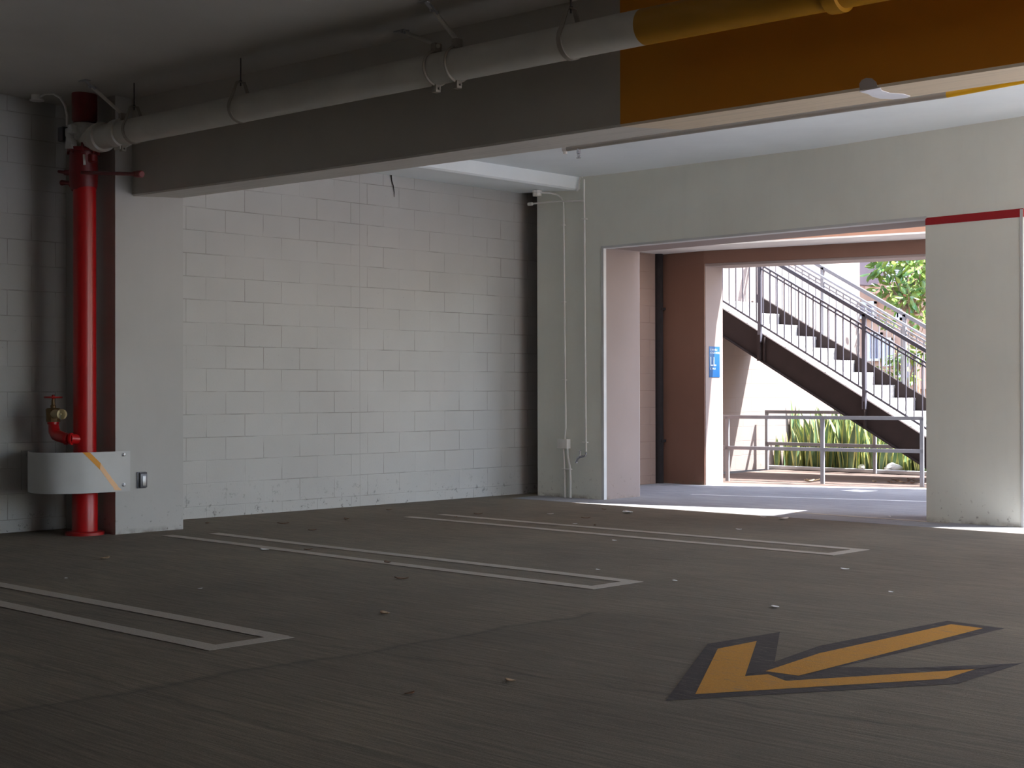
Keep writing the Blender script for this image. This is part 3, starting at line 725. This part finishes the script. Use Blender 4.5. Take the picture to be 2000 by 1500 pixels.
# ================================================================== MAIN SPRINKLER PIPE
wp = [(at(*p, Y=YP).x, at(*p, Y=YP).z) for p in ((232, 261), (640, 176), (1000, 104), (1230, 58), (1500, 5))]
XC = at(1237, 60, Y=YP-.09).x
def P(x): return Vector((x, YP, interp(wp, x)))
rw = .0935
mp = thing('sprinkler_main', 'long white sprinkler main hung along the beam, ochre at its right end', 'pipe', tuple(P(-7)))
xl = at(185, 270, Y=YP).x
MB().tube([P(xl), P(XC)], rw, 40).build('pipe', m_white, parent=mp)
MB().tube([P(XC), P(-1.2)], rw*1.003, 40).build('painted_end', m_yellowpipe, parent=mp)['label'] = 'ochre painted length of the pipe'
def ringc(x, w, r, name, mat_, seg=36):
    o = MB(); a = P(x-w/2); e = P(x+w/2); d = (e-a).normalized(); o.lathe(a, d, [(0, rw), (.004, r), (w*.5, r+.002), (w-.004, r), (w, rw)], seg)
    return o
xg = at(232, 261, Y=YP).x
o = ringc(xl+.10, .07, rw+.020, '', None); o.lathe(P(xl-.02), (P(xl)-P(xl+.1))*-1, [(0, .07), (.03, rw+.006), (.05, rw+.004)], 30); o.build('coupling', m_white, parent=mp)
o = ringc(xg+.02, .10, rw+.016, '', None); a_ = P(xg+.02); o.box(a_+Vector((-.045, -.03, -rw-.035)), a_+Vector((.045, .03, -rw)), .008); o.build('coupling', m_white, parent=mp)
xcq = at(1635, 0, Y=YP).x; ringc(xcq, .08, rw+.018, '', None).build('coupling', m_yellowpipe, parent=mp)
# stub between the riser tee and the pipe
o = MB(); o.tube([(XP, YP, P(xl).z+.0), P(xl+.02)], .075, 24); o.build('riser_tee', m_white, parent=mp)

def hanger(x, label, ztop):
    c = P(x); h = thing('pipe_hanger', label, 'pipe hanger', tuple(c+Vector((0, 0, rw))), 'clevis hangers on the white main')
    o = MB(); pts = [c+Vector((0, math.cos(a)*(rw+.003), math.sin(a)*(rw+.003))) for a in [PI*.22-PI*1.44*i/20 for i in range(21)]]
    pts = [c+Vector((0, .028, rw+.085))]+pts+[c+Vector((0, -.028, rw+.085))]
    vs = []; fs = []
    for i, p in enumerate(pts):
        d = (c-p); d.x = 0; d = d.normalized()
        for dx in (-.016, .016):
            vs.append(p+Vector((dx, 0, 0))); vs.append(p+Vector((dx, 0, 0))-d*.006)
    for i in range(len(pts)-1):
        a = i*4; e = a+4; fs += [(a, a+2, e+2, e), (a+1, e+1, e+3, a+3), (a, e, e+1, a+1), (a+2, a+3, e+3, e+2)]
    o.add(vs, fs); o.bar(c+Vector((0, -.03, rw+.085)), c+Vector((0, .03, rw+.085)), .028, .005); o.build('clevis_strap', m_strap, parent=h)
    r_ = MB(); r_.tube([c+Vector((0, 0, rw+.06)), (c.x, c.y, ztop)], .005, 8); r_.lathe(c+Vector((0, 0, rw+.085)), (0, 0, 1), [(0, .011), (.012, .011)], 6); r_.build('threaded_rod', m_steelgrey, parent=h)
    return h
zce = lambda x, y: interp(zb, x) + (lerp(-.005, .03, min(1, (6.3-y)/.83)))
for px, py, lab in ((262, 235, 'clevis hanger nearest the red standpipe'), (470, 205, 'clevis hanger left of the middle of the white pipe'), (1115, 80, 'clevis hanger just left of the ochre pipe paint')):
    x = at(px, py, Y=YP).x; hanger(x, lab, zce(x, YP)+.01)

def brace(xp, top, label):
    c = P(xp); b = thing('sway_brace', label, 'pipe brace', tuple(c+Vector((0, 0, rw))), 'angled sway braces on the white main')
    o = MB(); vs = []
    o.tube([c+Vector((0, math.cos(a)*(rw+.008), math.sin(a)*(rw+.008))) for a in [2*PI*i/28 for i in range(29)]], .008, 8, caps=False)
    o.box(c+Vector((-.02, -.028, rw+.0)), c+Vector((.02, .028, rw+.055)), .005); o.box(c+Vector((-.02, -.02, -rw-.05)), c+Vector((.02, .02, -rw-.004)), .005); o.tube([c+Vector((-.035, 0, -rw-.03)), c+Vector((.035, 0, -rw-.03))], .007, 8)
    o.build('pipe_clamp', m_strap, parent=b)
    s_ = c+Vector((0, 0, rw+.045)); t_ = Vector(top); o = MB(); d = (t_-s_).normalized(); o.tube([s_-d*.03, t_-d*.05], .0135, 12); o.build('brace_tube', m_white, parent=b)
    o = MB(); o.box(t_+Vector((-.05, -.022, -.006)), t_+Vector((.05, .022, .004))); o.bar(t_+Vector((0, 0, .0)), t_-d*.10, .034, .012); o.tube([t_-d*.075+Vector((0, -.03, 0)), t_-d*.075+Vector((0, .03, 0))], .009, 8); o.build('ceiling_bracket', m_galv, parent=b)
def topz(px, py):
    z = 3.42
    for _ in range(6):
        q = at(px, py, Z=z); z = zce(q.x, q.y) if q.y > 5.47 else interp(zb, q.x)+lerp(.03, .07, min(1, (5.47-q.y)/.87))
    return at(px, py, Z=z)
brace(at(240, 250, Y=YP).x, topz(165, 157), 'angled brace beside the standpipe')
brace(at(893, 125, Y=YP).x, topz(832, 2), 'longer white brace near mid pipe, running out of the top of the picture')
brace(at(852, 135, Y=YP).x, topz(784, 60), 'shorter dark brace near mid pipe, left of the longer one')

# conduit and junction box at the top left
jb = topz(72, 186)
j = thing('ceiling_junction_box', 'round white junction box on the near ceiling left of the standpipe', 'junction box', tuple(jb))
MB().lathe(jb+Vector((0, 0, -.045)), (0, 0, 1), [(0, .055), (.008, .058), (.008, .045), (.055, .045)], 20).build('box', m_white2, parent=j)
cdp = [jb+Vector((.03, 0, -.02))]+[at(x, y, Y=YP-.1) for x, y in ((88, 184), (104, 183), (118, 191), (127, 206), (131, 225), (131, 245))]
jz = jb.y
cdp = [jb+Vector((.03, .0, -.02))]+[at(x, y, Y=lerp(jb.y, YP-.08, t)) for x, y, t in ((88, 184, .15), (104, 183, .4), (118, 191, .6), (127, 206, .8), (131, 225, .95), (131, 245, 1))]
MB().tube(cdp, .010, 12).build('flexible_conduit', m_white2, parent=j)

# ================================================================== BRANCH PIPE AND SPRINKLER HEAD IN THE FAR BAY
YR = 9.0
bz = [(at(1106, 291, Y=YR).x, at(1106, 291, Y=YR).z), (at(1850, 185, Y=YR).x, at(1850, 185, Y=YR).z), (at(1995, 158, Y=YR).x, at(1995, 158, Y=YR).z)]
def R(x): return Vector((x, YR, interp(bz, x)))
br = thing('branch_pipe', 'thin sprinkler branch pipe below the far bay ceiling', 'pipe', tuple(R(-7)))
xy = at(1850, 185, Y=YR).x
MB().tube([R(bz[0][0]), R(xy)], .021, 16).build('pipe', plain('dusty_branch_pipe_paint', (.36, .335, .30), .5), parent=br)
MB().tube([R(xy), R(-1)], .0213, 16).build('painted_end', plain('bright_ochre_paint', (.72, .40, .01), .45), parent=br)['label'] = 'ochre painted right end of the branch pipe'
o = MB(); e = R(bz[0][0]); o.lathe(e-Vector((.035, 0, 0)), (1, 0, 0), [(0, .018), (.004, .023), (.045, .023), (.05, .017)], 14); o.tube([e-Vector((.012, 0, 0)), e-Vector((.012, 0, .04))], .017, 10)
o.tube([e-Vector((.02, 0, 0)), Vector((e.x-.02, e.y, 3.36))], .008, 8); o.build('end_elbow', m_white2, parent=br)
for x in (-6.4, -4.9, -3.4): o = MB(); o.tube([R(x), Vector((x, YR, 3.36))], .004, 6); o.tube([R(x)+Vector((0, math.cos(a)*.018, math.sin(a)*.018)) for a in [2*PI*i/14 for i in range(15)]], .003, 6, caps=False); o.build('support_rod', m_galv, parent=br)
hp = R(at(1130, 288, Y=YR).x)
sh = MB().lathe(hp, (0, 0, -1), [(0, .016), (.035, .016), (.037, .018), (.05, .018)], 12).build('sprinkler_head', m_chrome, parent=br); sh['label'] = 'small chrome pendent sprinkler head'
o = MB(); q = hp-Vector((0, 0, .05)); o.tube([q+Vector((-.008, 0, 0)), q+Vector((-.014, 0, -.018)), q+Vector((-.003, 0, -.036))], .003, 6); o.tube([q+Vector((.008, 0, 0)), q+Vector((.014, 0, -.018)), q+Vector((.003, 0, -.036))], .003, 6)
o.tube([q, q-Vector((0, 0, .036))], .003, 6); o.build('frame_arms', m_chrome, parent=sh)
MB().lathe(q-Vector((0, 0, .040)), (0, 0, 1), [(0, .020), (.003, .020), (.005, .006)], 16).build('deflector', m_chrome, parent=sh)

# ================================================================== SERVICES ON THE FAR WALL
yf = YB-.025
def w(px, py, off=.02): return at(px, py, Y=yf-off)
eb = thing('wall_junction_box', 'pale square junction box low on the far wall with conduits below', 'junction box', tuple(w(1106, 876, 0)))
a, e = w(1095.5, 857, 0), w(1114.5, 876, 0)
MB().box((a.x, yf-.06, e.z), (e.x, yf, a.z), .003).build('box', m_white2, parent=eb)
o = MB(); o.tube([w(1101, 876), w(1102, 900), w(1103, 935), w(1104, 972)], .011, 10); o.build('conduit', m_white2, parent=eb)
o = MB(); o.tube([w(1108, 876), w(1109, 893), w(1113, 912), w(1114, 935), w(1114, 973)], .012, 10); o.build('conduit', m_white2, parent=eb)
o = MB(); a = w(1103, 916, .01); o.box(a+Vector((-.02, -.028, -.005)), a+Vector((.10, .008, .006)), .002); o.build('conduit_strap', m_white2, parent=eb)
jx = at(1049, 372, Z=3.245); cj = thing('ceiling_junction_box', 'round white junction box under the downstand in the far corner', 'junction box', tuple(jx))
jx.z = 3.24; MB().lathe(jx+Vector((0, 0, -.055)), (0, 0, 1), [(0, .046), (.035, .046), (.036, .052), (.06, .052)], 8).build('box', m_white2, parent=cj)
o = MB(); o.tube([jx+Vector((.03, .0, -.02)), w(1075, 377, .12), w(1088, 380, .05), w(1096, 387, .02), w(1100.5, 397), w(1101, 440), w(1102.5, 600), w(1104, 740), w(1105, 835), w(1103, 857)], .0095, 12)
o.build('conduit', m_white2, parent=cj)
for py in (440, 590, 742): o = MB(); a = w(1101+ (py-440)*.01, py, .01); o.box(a+Vector((-.025, -.024, -.006)), a+Vector((.02, .01, .006)), .002); o.build('conduit_strap', m_white2, parent=cj)
hb = thing('water_pipe', 'thin white water pipe down the far wall beside the opening', 'pipe', tuple(w(1143, 887, 0)))
o = MB(); o.tube([w(1140.5, 350, .05), w(1141, 391, .03), w(1141.5, 430), w(1142.5, 640), w(1144, 820), w(1144.5, 882)], .010, 12); o.build('vertical_pipe', m_white2, parent=hb)
o = MB(); o.tube([w(1033, 398, .05), w(1048, 397, .03), w(1090, 393, .03), w(1140, 392, .03)], .0095, 10); o.lathe(w(1032, 399, .06), (1, .0, 0), [(0, .018), (.06, .018), (.062, .012)], 10); o.build('cross_pipe', m_white2, parent=hb)
o = MB(); o.tube([w(1138, 346, .03), w(1133, 347, .03), w(1131.5, 352, .03), w(1131, 369, .03), w(1127, 373, .03)], .008, 8); o.build('upper_offset', m_white2, parent=hb)
for py in (428, 864): o = MB(); a = w(1142+(py-428)*.004, py, .012); o.box(a+Vector((-.03, -.022, -.007)), a+Vector((.03, .012, .007)), .002); o.build('pipe_strap', m_white2, parent=hb)
fa = MB(); c0 = w(1144.5, 884); c1 = w(1141, 891, .03); c2 = w(1133, 892, .05); c3 = w(1128, 896, .055); c4 = w(1126, 903, .055)
fa.tube([c0, w(1144.3, 889, .022), c1], .011, 12); fa.tube([c1, c2], .013, 12); fa.tube([c2, c3, c4], [.014, .013, .011], 12); fa.lathe(c4-Vector((0, 0, .008)), (0, 0, 1), [(0, .014), (.02, .014)], 12)
fo = fa.build('faucet', m_chrome, parent=hb); fo['label'] = 'chrome hose tap'
o = MB(); o.tube([c2, w(1132.5, 880, .055)], .006, 8); o.bar(w(1133, 880, .055)-Vector((.014, 0, 0)), w(1133, 880, .055)+Vector((.014, 0, 0)), .008); o.build('tap_handle', m_chrome, parent=fo)

# ================================================================== SIGN
sg = thing('stair_level_sign', 'blue stair level sign with white letters on the reveal by the passage', 'sign', (-10.35, 14.155, 1.28))
o = MB(); o.box((-10.352, 14.052, 1.282), (-10.346, 14.262, 1.650), .002); o.build('plate', m_sign, parent=sg)
def text(s_, size, y, z, sx=1.0):
    cu = bpy.data.curves.new('text', 'FONT'); cu.body = s_; cu.size = size; cu.extrude = .0006; cu.align_x = 'LEFT'
    ob = bpy.data.objects.new('tmp', cu); COL.objects.link(ob); bpy.context.view_layer.update()
    me = bpy.data.meshes.new_from_object(ob.evaluated_get(bpy.context.evaluated_depsgraph_get()))
    bpy.data.objects.remove(ob)
    M4 = Matrix(((0, 0, 1, -10.3453), (sx, 0, 0, y), (0, 1, 0, z), (0, 0, 0, 1)))
    me.transform(Matrix.Translation(-Vector(sg['_w'])) @ M4)
    me.materials.append(m_letter); q = bpy.data.objects.new('lettering', me); COL.objects.link(q); q.parent = sg; q['_w'] = list(sg['_w'])
text('STAIR NO.2', .034, 14.066, 1.600, .82)
text('NO ROOF ACCESS', .032, 14.066, 1.563, .70)
text('LL', .155, 14.066, 1.418, .80)
text('LL THRU 1', .030, 14.066, 1.375, .80)

# ================================================================== HANDRAILS OUTSIDE
rp = [at(x, y, Z=0) for x, y in ((1421, 939), (1606, 945), (1801, 951))]
d_ = (rp[2]-rp[0]).normalized(); rp[1] = rp[0]+d_*((rp[1]-rp[0]).dot(d_))
fr_ = thing('handrail', 'grey square-tube handrail standing at the edge of the passage', 'railing', tuple(rp[1]))
for p in rp: MB().bar(p, p+Vector((0, 0, .80)), .042, .042, d_).build('post', m_rail, parent=fr_)
for z in (.795, .412): MB().bar(rp[0]-d_*.06+Vector((0, 0, z)), rp[2]+d_*.02+Vector((0, 0, z)), .042, .042).build('rail', m_rail, parent=fr_)
for z in (.795, .412): o = MB(); c = rp[0]-d_*.08+Vector((0, 0, z)); o.box(c-Vector((.02, .02, .025)), c+Vector((.02, .02, .025)), .004); o.build('end_bracket', m_chrome, parent=fr_)
r2 = [at(1498, 917, Z=0), at(1709, 925, Z=0)]; d2 = (r2[1]-r2[0]).normalized()
sr = thing('handrail', 'second grey handrail behind, in front of the snake plants', 'railing', tuple(r2[0]))
for p in (r2[0], r2[1], r2[1]+d2*1.7): MB().bar(p, p+Vector((0, 0, .82)), .04, .04, d2).build('post', m_rail, parent=sr)
for z in (.82, .37): MB().bar(r2[0]-d2*.02+Vector((0, 0, z)), r2[1]+d2*1.72+Vector((0, 0, z)), .04, .045).build('rail', m_rail, parent=sr)

# ================================================================== STAIR
Y0, Y1 = 15.95, 17.25
ax = [(at(*p, Y=Y0).x, at(*p, Y=Y0).z) for p in ((1409, 602), (1809, 855))]
sl_ = (ax[1][1]-ax[0][1])/(ax[1][0]-ax[0][0])
def zs(x): return ax[0][1] + sl_*(x-ax[0][0])           # top of the near stringer
run = .2975; rise = -sl_*run
XL, XR = -12.1, -7.6
stt = thing('staircase', 'open outdoor staircase with brown steel stringers, pale steps and grey railings', 'staircase', (-9.6, (Y0+Y1)/2, 0))
for (ya, yb_, nm_) in ((Y0, Y0+.05, 'near_stringer'), (Y1-.05, Y1, 'far_stringer')):
    o = MB(); XLs = XL if nm_ == 'near_stringer' else XL+.25; hi = 0 if nm_ == 'near_stringer' else .09
    o.prism([(XLs, ya, zs(XLs)+hi), (XR, ya, zs(XR)+hi), (XR, ya, zs(XR)-.345), (XLs, ya, zs(XLs)-.345)], (0, yb_-ya, 0))
    s = -1 if nm_ == 'near_stringer' else 1; yo = ya if s < 0 else yb_
    o.prism([(XLs, yo, zs(XLs)-.345), (XR, yo, zs(XR)-.345), (XR, yo, zs(XR)-.36), (XLs, yo, zs(XLs)-.36)], (0, s*.05, 0))
    o.build('stringer', m_stringer, parent=stt)
# web stiffener and splice on the near stringer
xa = at(1485, 660, Y=Y0-.02).x; o = MB(); o.box((xa-.03, Y0-.055, zs(xa)-.36), (xa+.015, Y0, zs(xa)-.02)); o.box((xa+.05, Y0-.03, zs(xa)-.37), (xa+.07, Y0, zs(xa)-.05)); o.build('splice_plate', m_stringer, parent=stt)
xa = at(1690, 790, Y=Y0-.02).x; o = MB(); o.box((xa-.01, Y0-.055, zs(xa)-.36), (xa+.01, Y0, zs(xa)-.02)); o.build('splice_plate', m_stringer, parent=stt)
x1st = at(1788, 777, Y=Y1-.06).x
k = -3
while True:
    xn = x1st + (k*-1)*run        # nose of step
    if xn < XL+.35: break
    if xn < XR-.02:
        zt = at(1788, 777, Y=Y1-.06).z + k*rise
        o = MB(); ye, yf_ = Y0+.052, Y1-.052
        o.box((xn-run-.02, ye, zt-.04), (xn, yf_, zt), .004)                       # tread
        o.box((xn-.022, ye, zt-rise+.002), (xn-.002, yf_-.03, zt-.03))                # riser
        st_ = o.build('step', m_step, parent=stt)
        bkt = MB(); bkt.box((xn-.02, yf_-.028, zt-rise), (xn+.0, yf_-.012, zt-.01)); bkt.build('bracket', m_rail, parent=st_)
    k += 1
def guard(yg, mat_, posts, label, offs, xl_=XL+.35):
    o_ = MB()
    zt_of, z2, z3, zbm = offs
    for z_, w_, h_ in ((zt_of, .045, .045), (z2, .02, .022), (z3, .018, .018), (zbm, .022, .024)):
        MB().bar((xl_, yg, zs(xl_)+z_), (XR, yg, zs(XR)+z_), w_, h_).build('rail', mat_, parent=stt)
    for px in posts: MB().bar((px, yg, zs(px)-.12), (px, yg, zs(px)+zt_of), .045, .045, (1, 0, 0)).build('post', mat_, parent=stt)
    x = posts[0]-.108*12+.054
    while x < XR-.02:
        if x > xl_ and min(abs(x-p) for p in posts) > .04: MB().bar((x, yg, zs(x)+zbm), (x, yg, zs(x)+z2), .012, .012, (1, 0, 0)).build('baluster', mat_, parent=stt)
        x += .108
def offz(px, py, yg): q = at(px, py, Y=yg); return q.z-zs(q.x)
yg = Y0-.03
m_rail_shaded = plain('shaded_rail_grey', (.09, .088, .11), .45, .2)  # darker copy of the rail grey: shade painted on the near guard
guard(yg, m_rail_shaded, [at(1484, 600, Y=yg).x, at(1688, 700, Y=yg).x, at(1688, 700, Y=yg).x+1.45], 'near', (offz(1688, 614, yg), offz(1688, 637, yg), offz(1688, 645, yg), offz(1688, 761, yg)))
yh = Y1-.02
guard(yh, m_rail, [at(1447, 560, Y=yh).x, at(1607, 600, Y=yh).x, at(1767, 700, Y=yh).x], 'far', (offz(1700, 576, yh), offz(1700, 604, yh), offz(1700, 612, yh), .07), XL+.3)
o = MB(); o.tube([(XL+.4, yh-.08, zs(XL+.4)+offz(1700, 592, yh)), (XR, yh-.08, zs(XR)+offz(1700, 592, yh))], .017, 10); o.build('grab_rail', m_rail, parent=stt)

# ================================================================== PLANT BED AND SNAKE PLANTS
bd = MB(); bd.box((-11.89, 17.50, 0), (-7.0, 17.62, .05), .01); o = bd.build('bed_kerb', m_conc_out); tag(o, 'pale concrete kerb in front of the snake plants', 'kerb')
mu = MB(); mu.box((-11.89, 17.62, -.01), (-7.0, 19.4, .03)); tag(mu.build('leaf_litter', m_mulch, smooth=False), 'brown leaf litter covering the planting bed', 'mulch', kind='stuff')
def snake(c, n, h, spread, seed, label, group='variegated snake plants in the bed'):
    rnd = random.Random(seed); t = thing('snake_plant', label, 'plant', c, group)
    G, Yw = MB(), MB()
    for i in range(n):
        L = h*rnd.uniform(.55, 1.05); w0 = rnd.uniform(.030, .056); a = rnd.random()*2*PI; lean = rnd.uniform(.05, .55)*spread*3
        az = rnd.random()*2*PI; b0 = Vector((c[0]+math.cos(az)*spread*rnd.random()*.6, c[1]+math.sin(az)*spread*rnd.random()*.6, c[2]))
        dirv = Vector((math.cos(az), math.sin(az), 0)); tw = rnd.uniform(-1.2, 1.2); N_ = 8; rows = []
        for k in range(N_+1):
            s_ = k/N_; p = b0+dirv*(lean*s_**1.7*L)+Vector((0, 0, L*s_*(1-.08*s_*lean))); wd = w0*(.75+.5*math.sin(PI*min(s_*1.1, 1)))*(1-s_**5)
            p.x = max(p.x, -11.84); q = a+tw*s_; u = Vector((math.cos(q), math.sin(q), 0)); nn2 = Vector((-u.y, u.x, 0))
            rows.append([p-u*wd, p-u*wd*.66+nn2*wd*.15, p+nn2*wd*.25, p+u*wd*.66+nn2*wd*.15, p+u*wd])
        for mb_, cols in ((G, (1, 2, 3)), (Yw, (0, 1)), (Yw, (3, 4))):
            vs = [r_[c_] for r_ in rows for c_ in cols]; m2 = len(cols)
            mb_.add(vs, [(k*m2+j_, k*m2+j_+1, (k+1)*m2+j_+1, (k+1)*m2+j_) for k in range(N_) for j_ in range(m2-1)])
    a1 = G.build('leaves', m_sansG, parent=t); a2 = Yw.build('leaf_margins', m_sansY, parent=t); a2['label'] = 'yellow leaf edges'
    return t
sx = [(1565, .62), (1583, .80), (1600, .78), (1617, .82), (1636, .80), (1655, .84), (1674, .80), (1692, .76), (1708, .70), (1728, .62), (1775, .60), (1795, .62), (1812, .60)]
for i, (px, h) in enumerate(sx):
    for row in (0, 1, 2):
        yy = 17.78+.34*row+.1*math.sin(i*2.1+row); q = at(px+ (7 if row else 0), 900, Y=yy)
        lab = 'clump of upright snake plant leaves, %s, %s' % (['left end of the bed', 'left end of the bed, second in', 'left of the middle rail post', 'just right of the middle rail post', 'middle of the bed', 'middle of the bed, right half', 'below the stair stringer', 'below the stair stringer, further right', 'left of the far rail post', 'right of the far rail post', 'right end of the bed, first', 'right end of the bed, second', 'half hidden behind the right pillar'][i], ['front row', 'middle row', 'back row'][row])
        snake((q.x, yy, .02), 12, h*(1.05 if row else .95), .22, i*7+row, lab)
for i, (px, h, yy, lab) in enumerate([(1482, .55, 17.7, 'single thin snake plant leaf against the sunlit wall'), (1516, 1.15, 18.2, 'tall narrow snake plant in front of the sunlit wall'), (1541, .55, 17.9, 'short snake plant left of the dense clumps')]):
    q = at(px, 900, Y=yy); snake((q.x, yy, .02), (2, 5, 6)[i], h, (.03, .10, .16)[i], 300+i, lab, None)
# stones in the bed gap
for i, (px, py, s_) in enumerate([(1684, 921, .07), (1742, 920, .10), (1752, 916, .08), (1735, 925, .06)]):
    q = at(px, py, Y=17.75); bm = bmesh.new(); bmesh.ops.create_icosphere(bm, subdivisions=2, radius=s_)
    for v in bm.verts: v.co *= 1+.25*noise.noise(v.co*12+Vector((i, 0, 0))); v.co.z *= .7
    o = MB(); o.add([v.co+Vector((q.x, q.y, .03+s_*.4)) for v in bm.verts], [[v.index for v in f.verts] for f in bm.faces]); bm.free()
    tag(o.build('stone', m_cream), 'rounded pale stone in the planting bed, %s' % ['by the middle clumps', 'largest, in the gap', 'behind the largest one', 'lowest in the gap'][i], 'stone')

# ================================================================== FAR BUILDING AND TREES
fb = thing('far_building', 'tan apartment building behind the stairs with white framed windows', 'building', (-13, 27, 0))
m_tanwall = plain('tan_stucco', (.62, .36, .25), .9, amt=.08)
m_pinkwall = plain('pink_stucco', (.72, .42, .34), .9, amt=.06)
MB().box((-30, 26, 0), (2, 27, 9)).build('wall', m_tanwall, parent=fb)
# projecting upper bay: front shade and side sunlight are put into the colours
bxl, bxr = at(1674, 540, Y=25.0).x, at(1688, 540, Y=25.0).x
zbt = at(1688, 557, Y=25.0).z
MB().box((bxl, 24.2, zbt), (bxr, 26.5, 9), .02)  .build('upper_bay', plain('bay_shade_mauve', (.34, .27, .29), .85), parent=fb)
o = MB(); q0, q1 = at(1688, 500, Y=25.9), at(1703, 560, Y=25.9); o.box((q0.x, 25.7, q1.z), (q1.x, 26, 9)); o.build('pink_corner', m_salmon, parent=fb)
o = MB(); q0, q1 = at(1705, 500, Y=25.9), at(1775, 562, Y=25.9); o.box((q0.x, 25.8, q1.z), (q1.x, 26, 9)); o.build('sunlit_panel', plain('sunlit_panel_white', (.9, .88, .88), .8), parent=fb)['label'] = 'wall panel painted white for the sunlight on it'  # sunlight on this wall is put into its white colour
o = MB(); q0, q1 = at(1700, 560, Y=25.7), at(1780, 571, Y=25.7); o.box((q0.x, 25.5, q1.z), (q1.x, 26, q0.z+.05)); o.build('ledge', m_salmon, parent=fb)
def window(x0, y0, x1, y1, Yp=25.95):
    a, e = at(x0, y0, Y=Yp), at(x1, y1, Y=Yp); f_ = MB(); t = .05
    for s0, s1 in (((a.x, e.z), (a.x+t, a.z)), ((e.x-t, e.z), (e.x, a.z)), ((a.x, a.z-t), (e.x, a.z)), ((a.x, e.z), (e.x, e.z+t)), (((a.x+e.x)/2-t/3, e.z), ((a.x+e.x)/2+t/3, a.z))):
        dp = .06 if s1[1]-s0[1] > t*1.5 else .068
        f_.box((s0[0], Yp-dp, s0[1]), (s1[0], Yp+dp, s1[1]))
    w_ = f_.build('window', m_frame, parent=fb); MB().box((a.x+t/2, Yp, e.z+t/2), (e.x-t/2, Yp+.03, a.z-t/2)).build('pane', m_glass, parent=w_)
for wdw in ((1676, 590, 1710, 622), (1697, 650, 1722, 705), (1726, 660, 1744, 715), (1752, 597, 1760, 625), (1757, 690, 1800, 745), (1500, 530, 1530, 560)): window(*wdw)
o = MB(); q0, q1 = at(1790, 700, Y=25.9), at(1822, 760, Y=25.9); o.box((q0.x, 25.8, q1.z), (q1.x, 26.05, q0.z)); o.build('panel', m_salmon, parent=fb)

def leafy(mb, c, n, R_, L, rnd, flat_=.7):
    for i in range(n):
        d = Vector((rnd.gauss(0, 1), rnd.gauss(0, 1), rnd.gauss(0, flat_))); d.normalize(); p = c+d*R_*rnd.random()**.5
        ax_ = (d+Vector((rnd.uniform(-.6, .6), rnd.uniform(-.6, .6), rnd.uniform(-.9, .2)))).normalized(); x, y = mb.frame(ax_); r_ = rnd.random()*PI; u = x*math.cos(r_)+y*math.sin(r_); nrm = ax_.cross(u)
        l = L*rnd.uniform(.7, 1.2); w_ = l*.21; vs = []
        for s_ in (0, .25, .55, .8, 1):
            ww = w_*math.sin(PI*min(1, s_*.9+.08))*(0.02 if s_ == 1 else 1); m_ = p+ax_*l*s_-nrm*l*.15*s_*s_
            vs += [m_-u*ww, m_-nrm*ww*.3, m_+u*ww]
        mb.add(vs, [(k*3+j_, k*3+j_+1, k*3+j_+4, k*3+j_+3) for k in range(4) for j_ in (0, 1)], mi=0 if rnd.random() < .62 else 1)
def tree(base, clusters, label, n=110, trunk_r=.06, Lf=.16):
    rnd = random.Random(int(abs(base[0])*100)); t = thing('leafy_tree', label, 'tree', base)
    tk = MB(); c0 = Vector(base); top = sum((Vector(c_[0]) for c_ in clusters), Vector())/len(clusters); fork = c0.lerp(top, .62); fork.z = top.z-.55
    tk.tube([c0, c0.lerp(fork, .5)+Vector((.05, 0, 0)), fork], [trunk_r, trunk_r*.8, trunk_r*.65], 10)
    for (c_, R_) in clusters: cv = Vector(c_); tk.tube([fork, fork.lerp(cv, .5)+Vector((0, 0, -.08)), cv], [trunk_r*.5, trunk_r*.35, trunk_r*.15], 8)
    tk.build('trunk', m_bark, parent=t); fo = MB()
    for (c_, R_) in clusters: leafy(fo, Vector(c_), int(n*R_/.4), R_, Lf, rnd)
    fo.build('foliage', [m_leaf, m_leaf2], parent=t)
YT = 20.8
cl = [(at(x, y, Y=YT+dy), r_) for x, y, r_, dy in ((1722, 525, .22, 0), (1740, 518, .28, .3), (1772, 522, .30, .1), (1800, 520, .34, -.2), (1728, 562, .22, .1), (1750, 572, .20, 0), (1775, 580, .26, -.3), (1798, 570, .28, .2), (1788, 540, .26, .3), (1812, 590, .26, 0), (1770, 495, .4, 0), (1820, 540, .3, 0))]
tb_ = at(1791, 800, Y=YT); tree((tb_.x, YT, 0), [(tuple(c_), r_) for c_, r_ in cl], 'broad leaved tree with glossy leaves at the right of the stairs', 75, .06, .155)
cl = [(at(x, y, Y=YT-.8), r_) for x, y, r_ in ((1733, 722, .13), (1752, 700, .12), (1776, 735, .14), (1800, 690, .16), (1780, 690, .12), (1736, 628, .08), (1806, 625, .16))]
tb_ = at(1775, 850, Y=YT-.8); tree((tb_.x, YT-.8, 0), [(tuple(c_), r_) for c_, r_ in cl], 'low loose shrub seen through the stair railing', 120, .025, .12)

for o in bpy.data.objects:
    if '_w' in o.keys(): del o['_w']
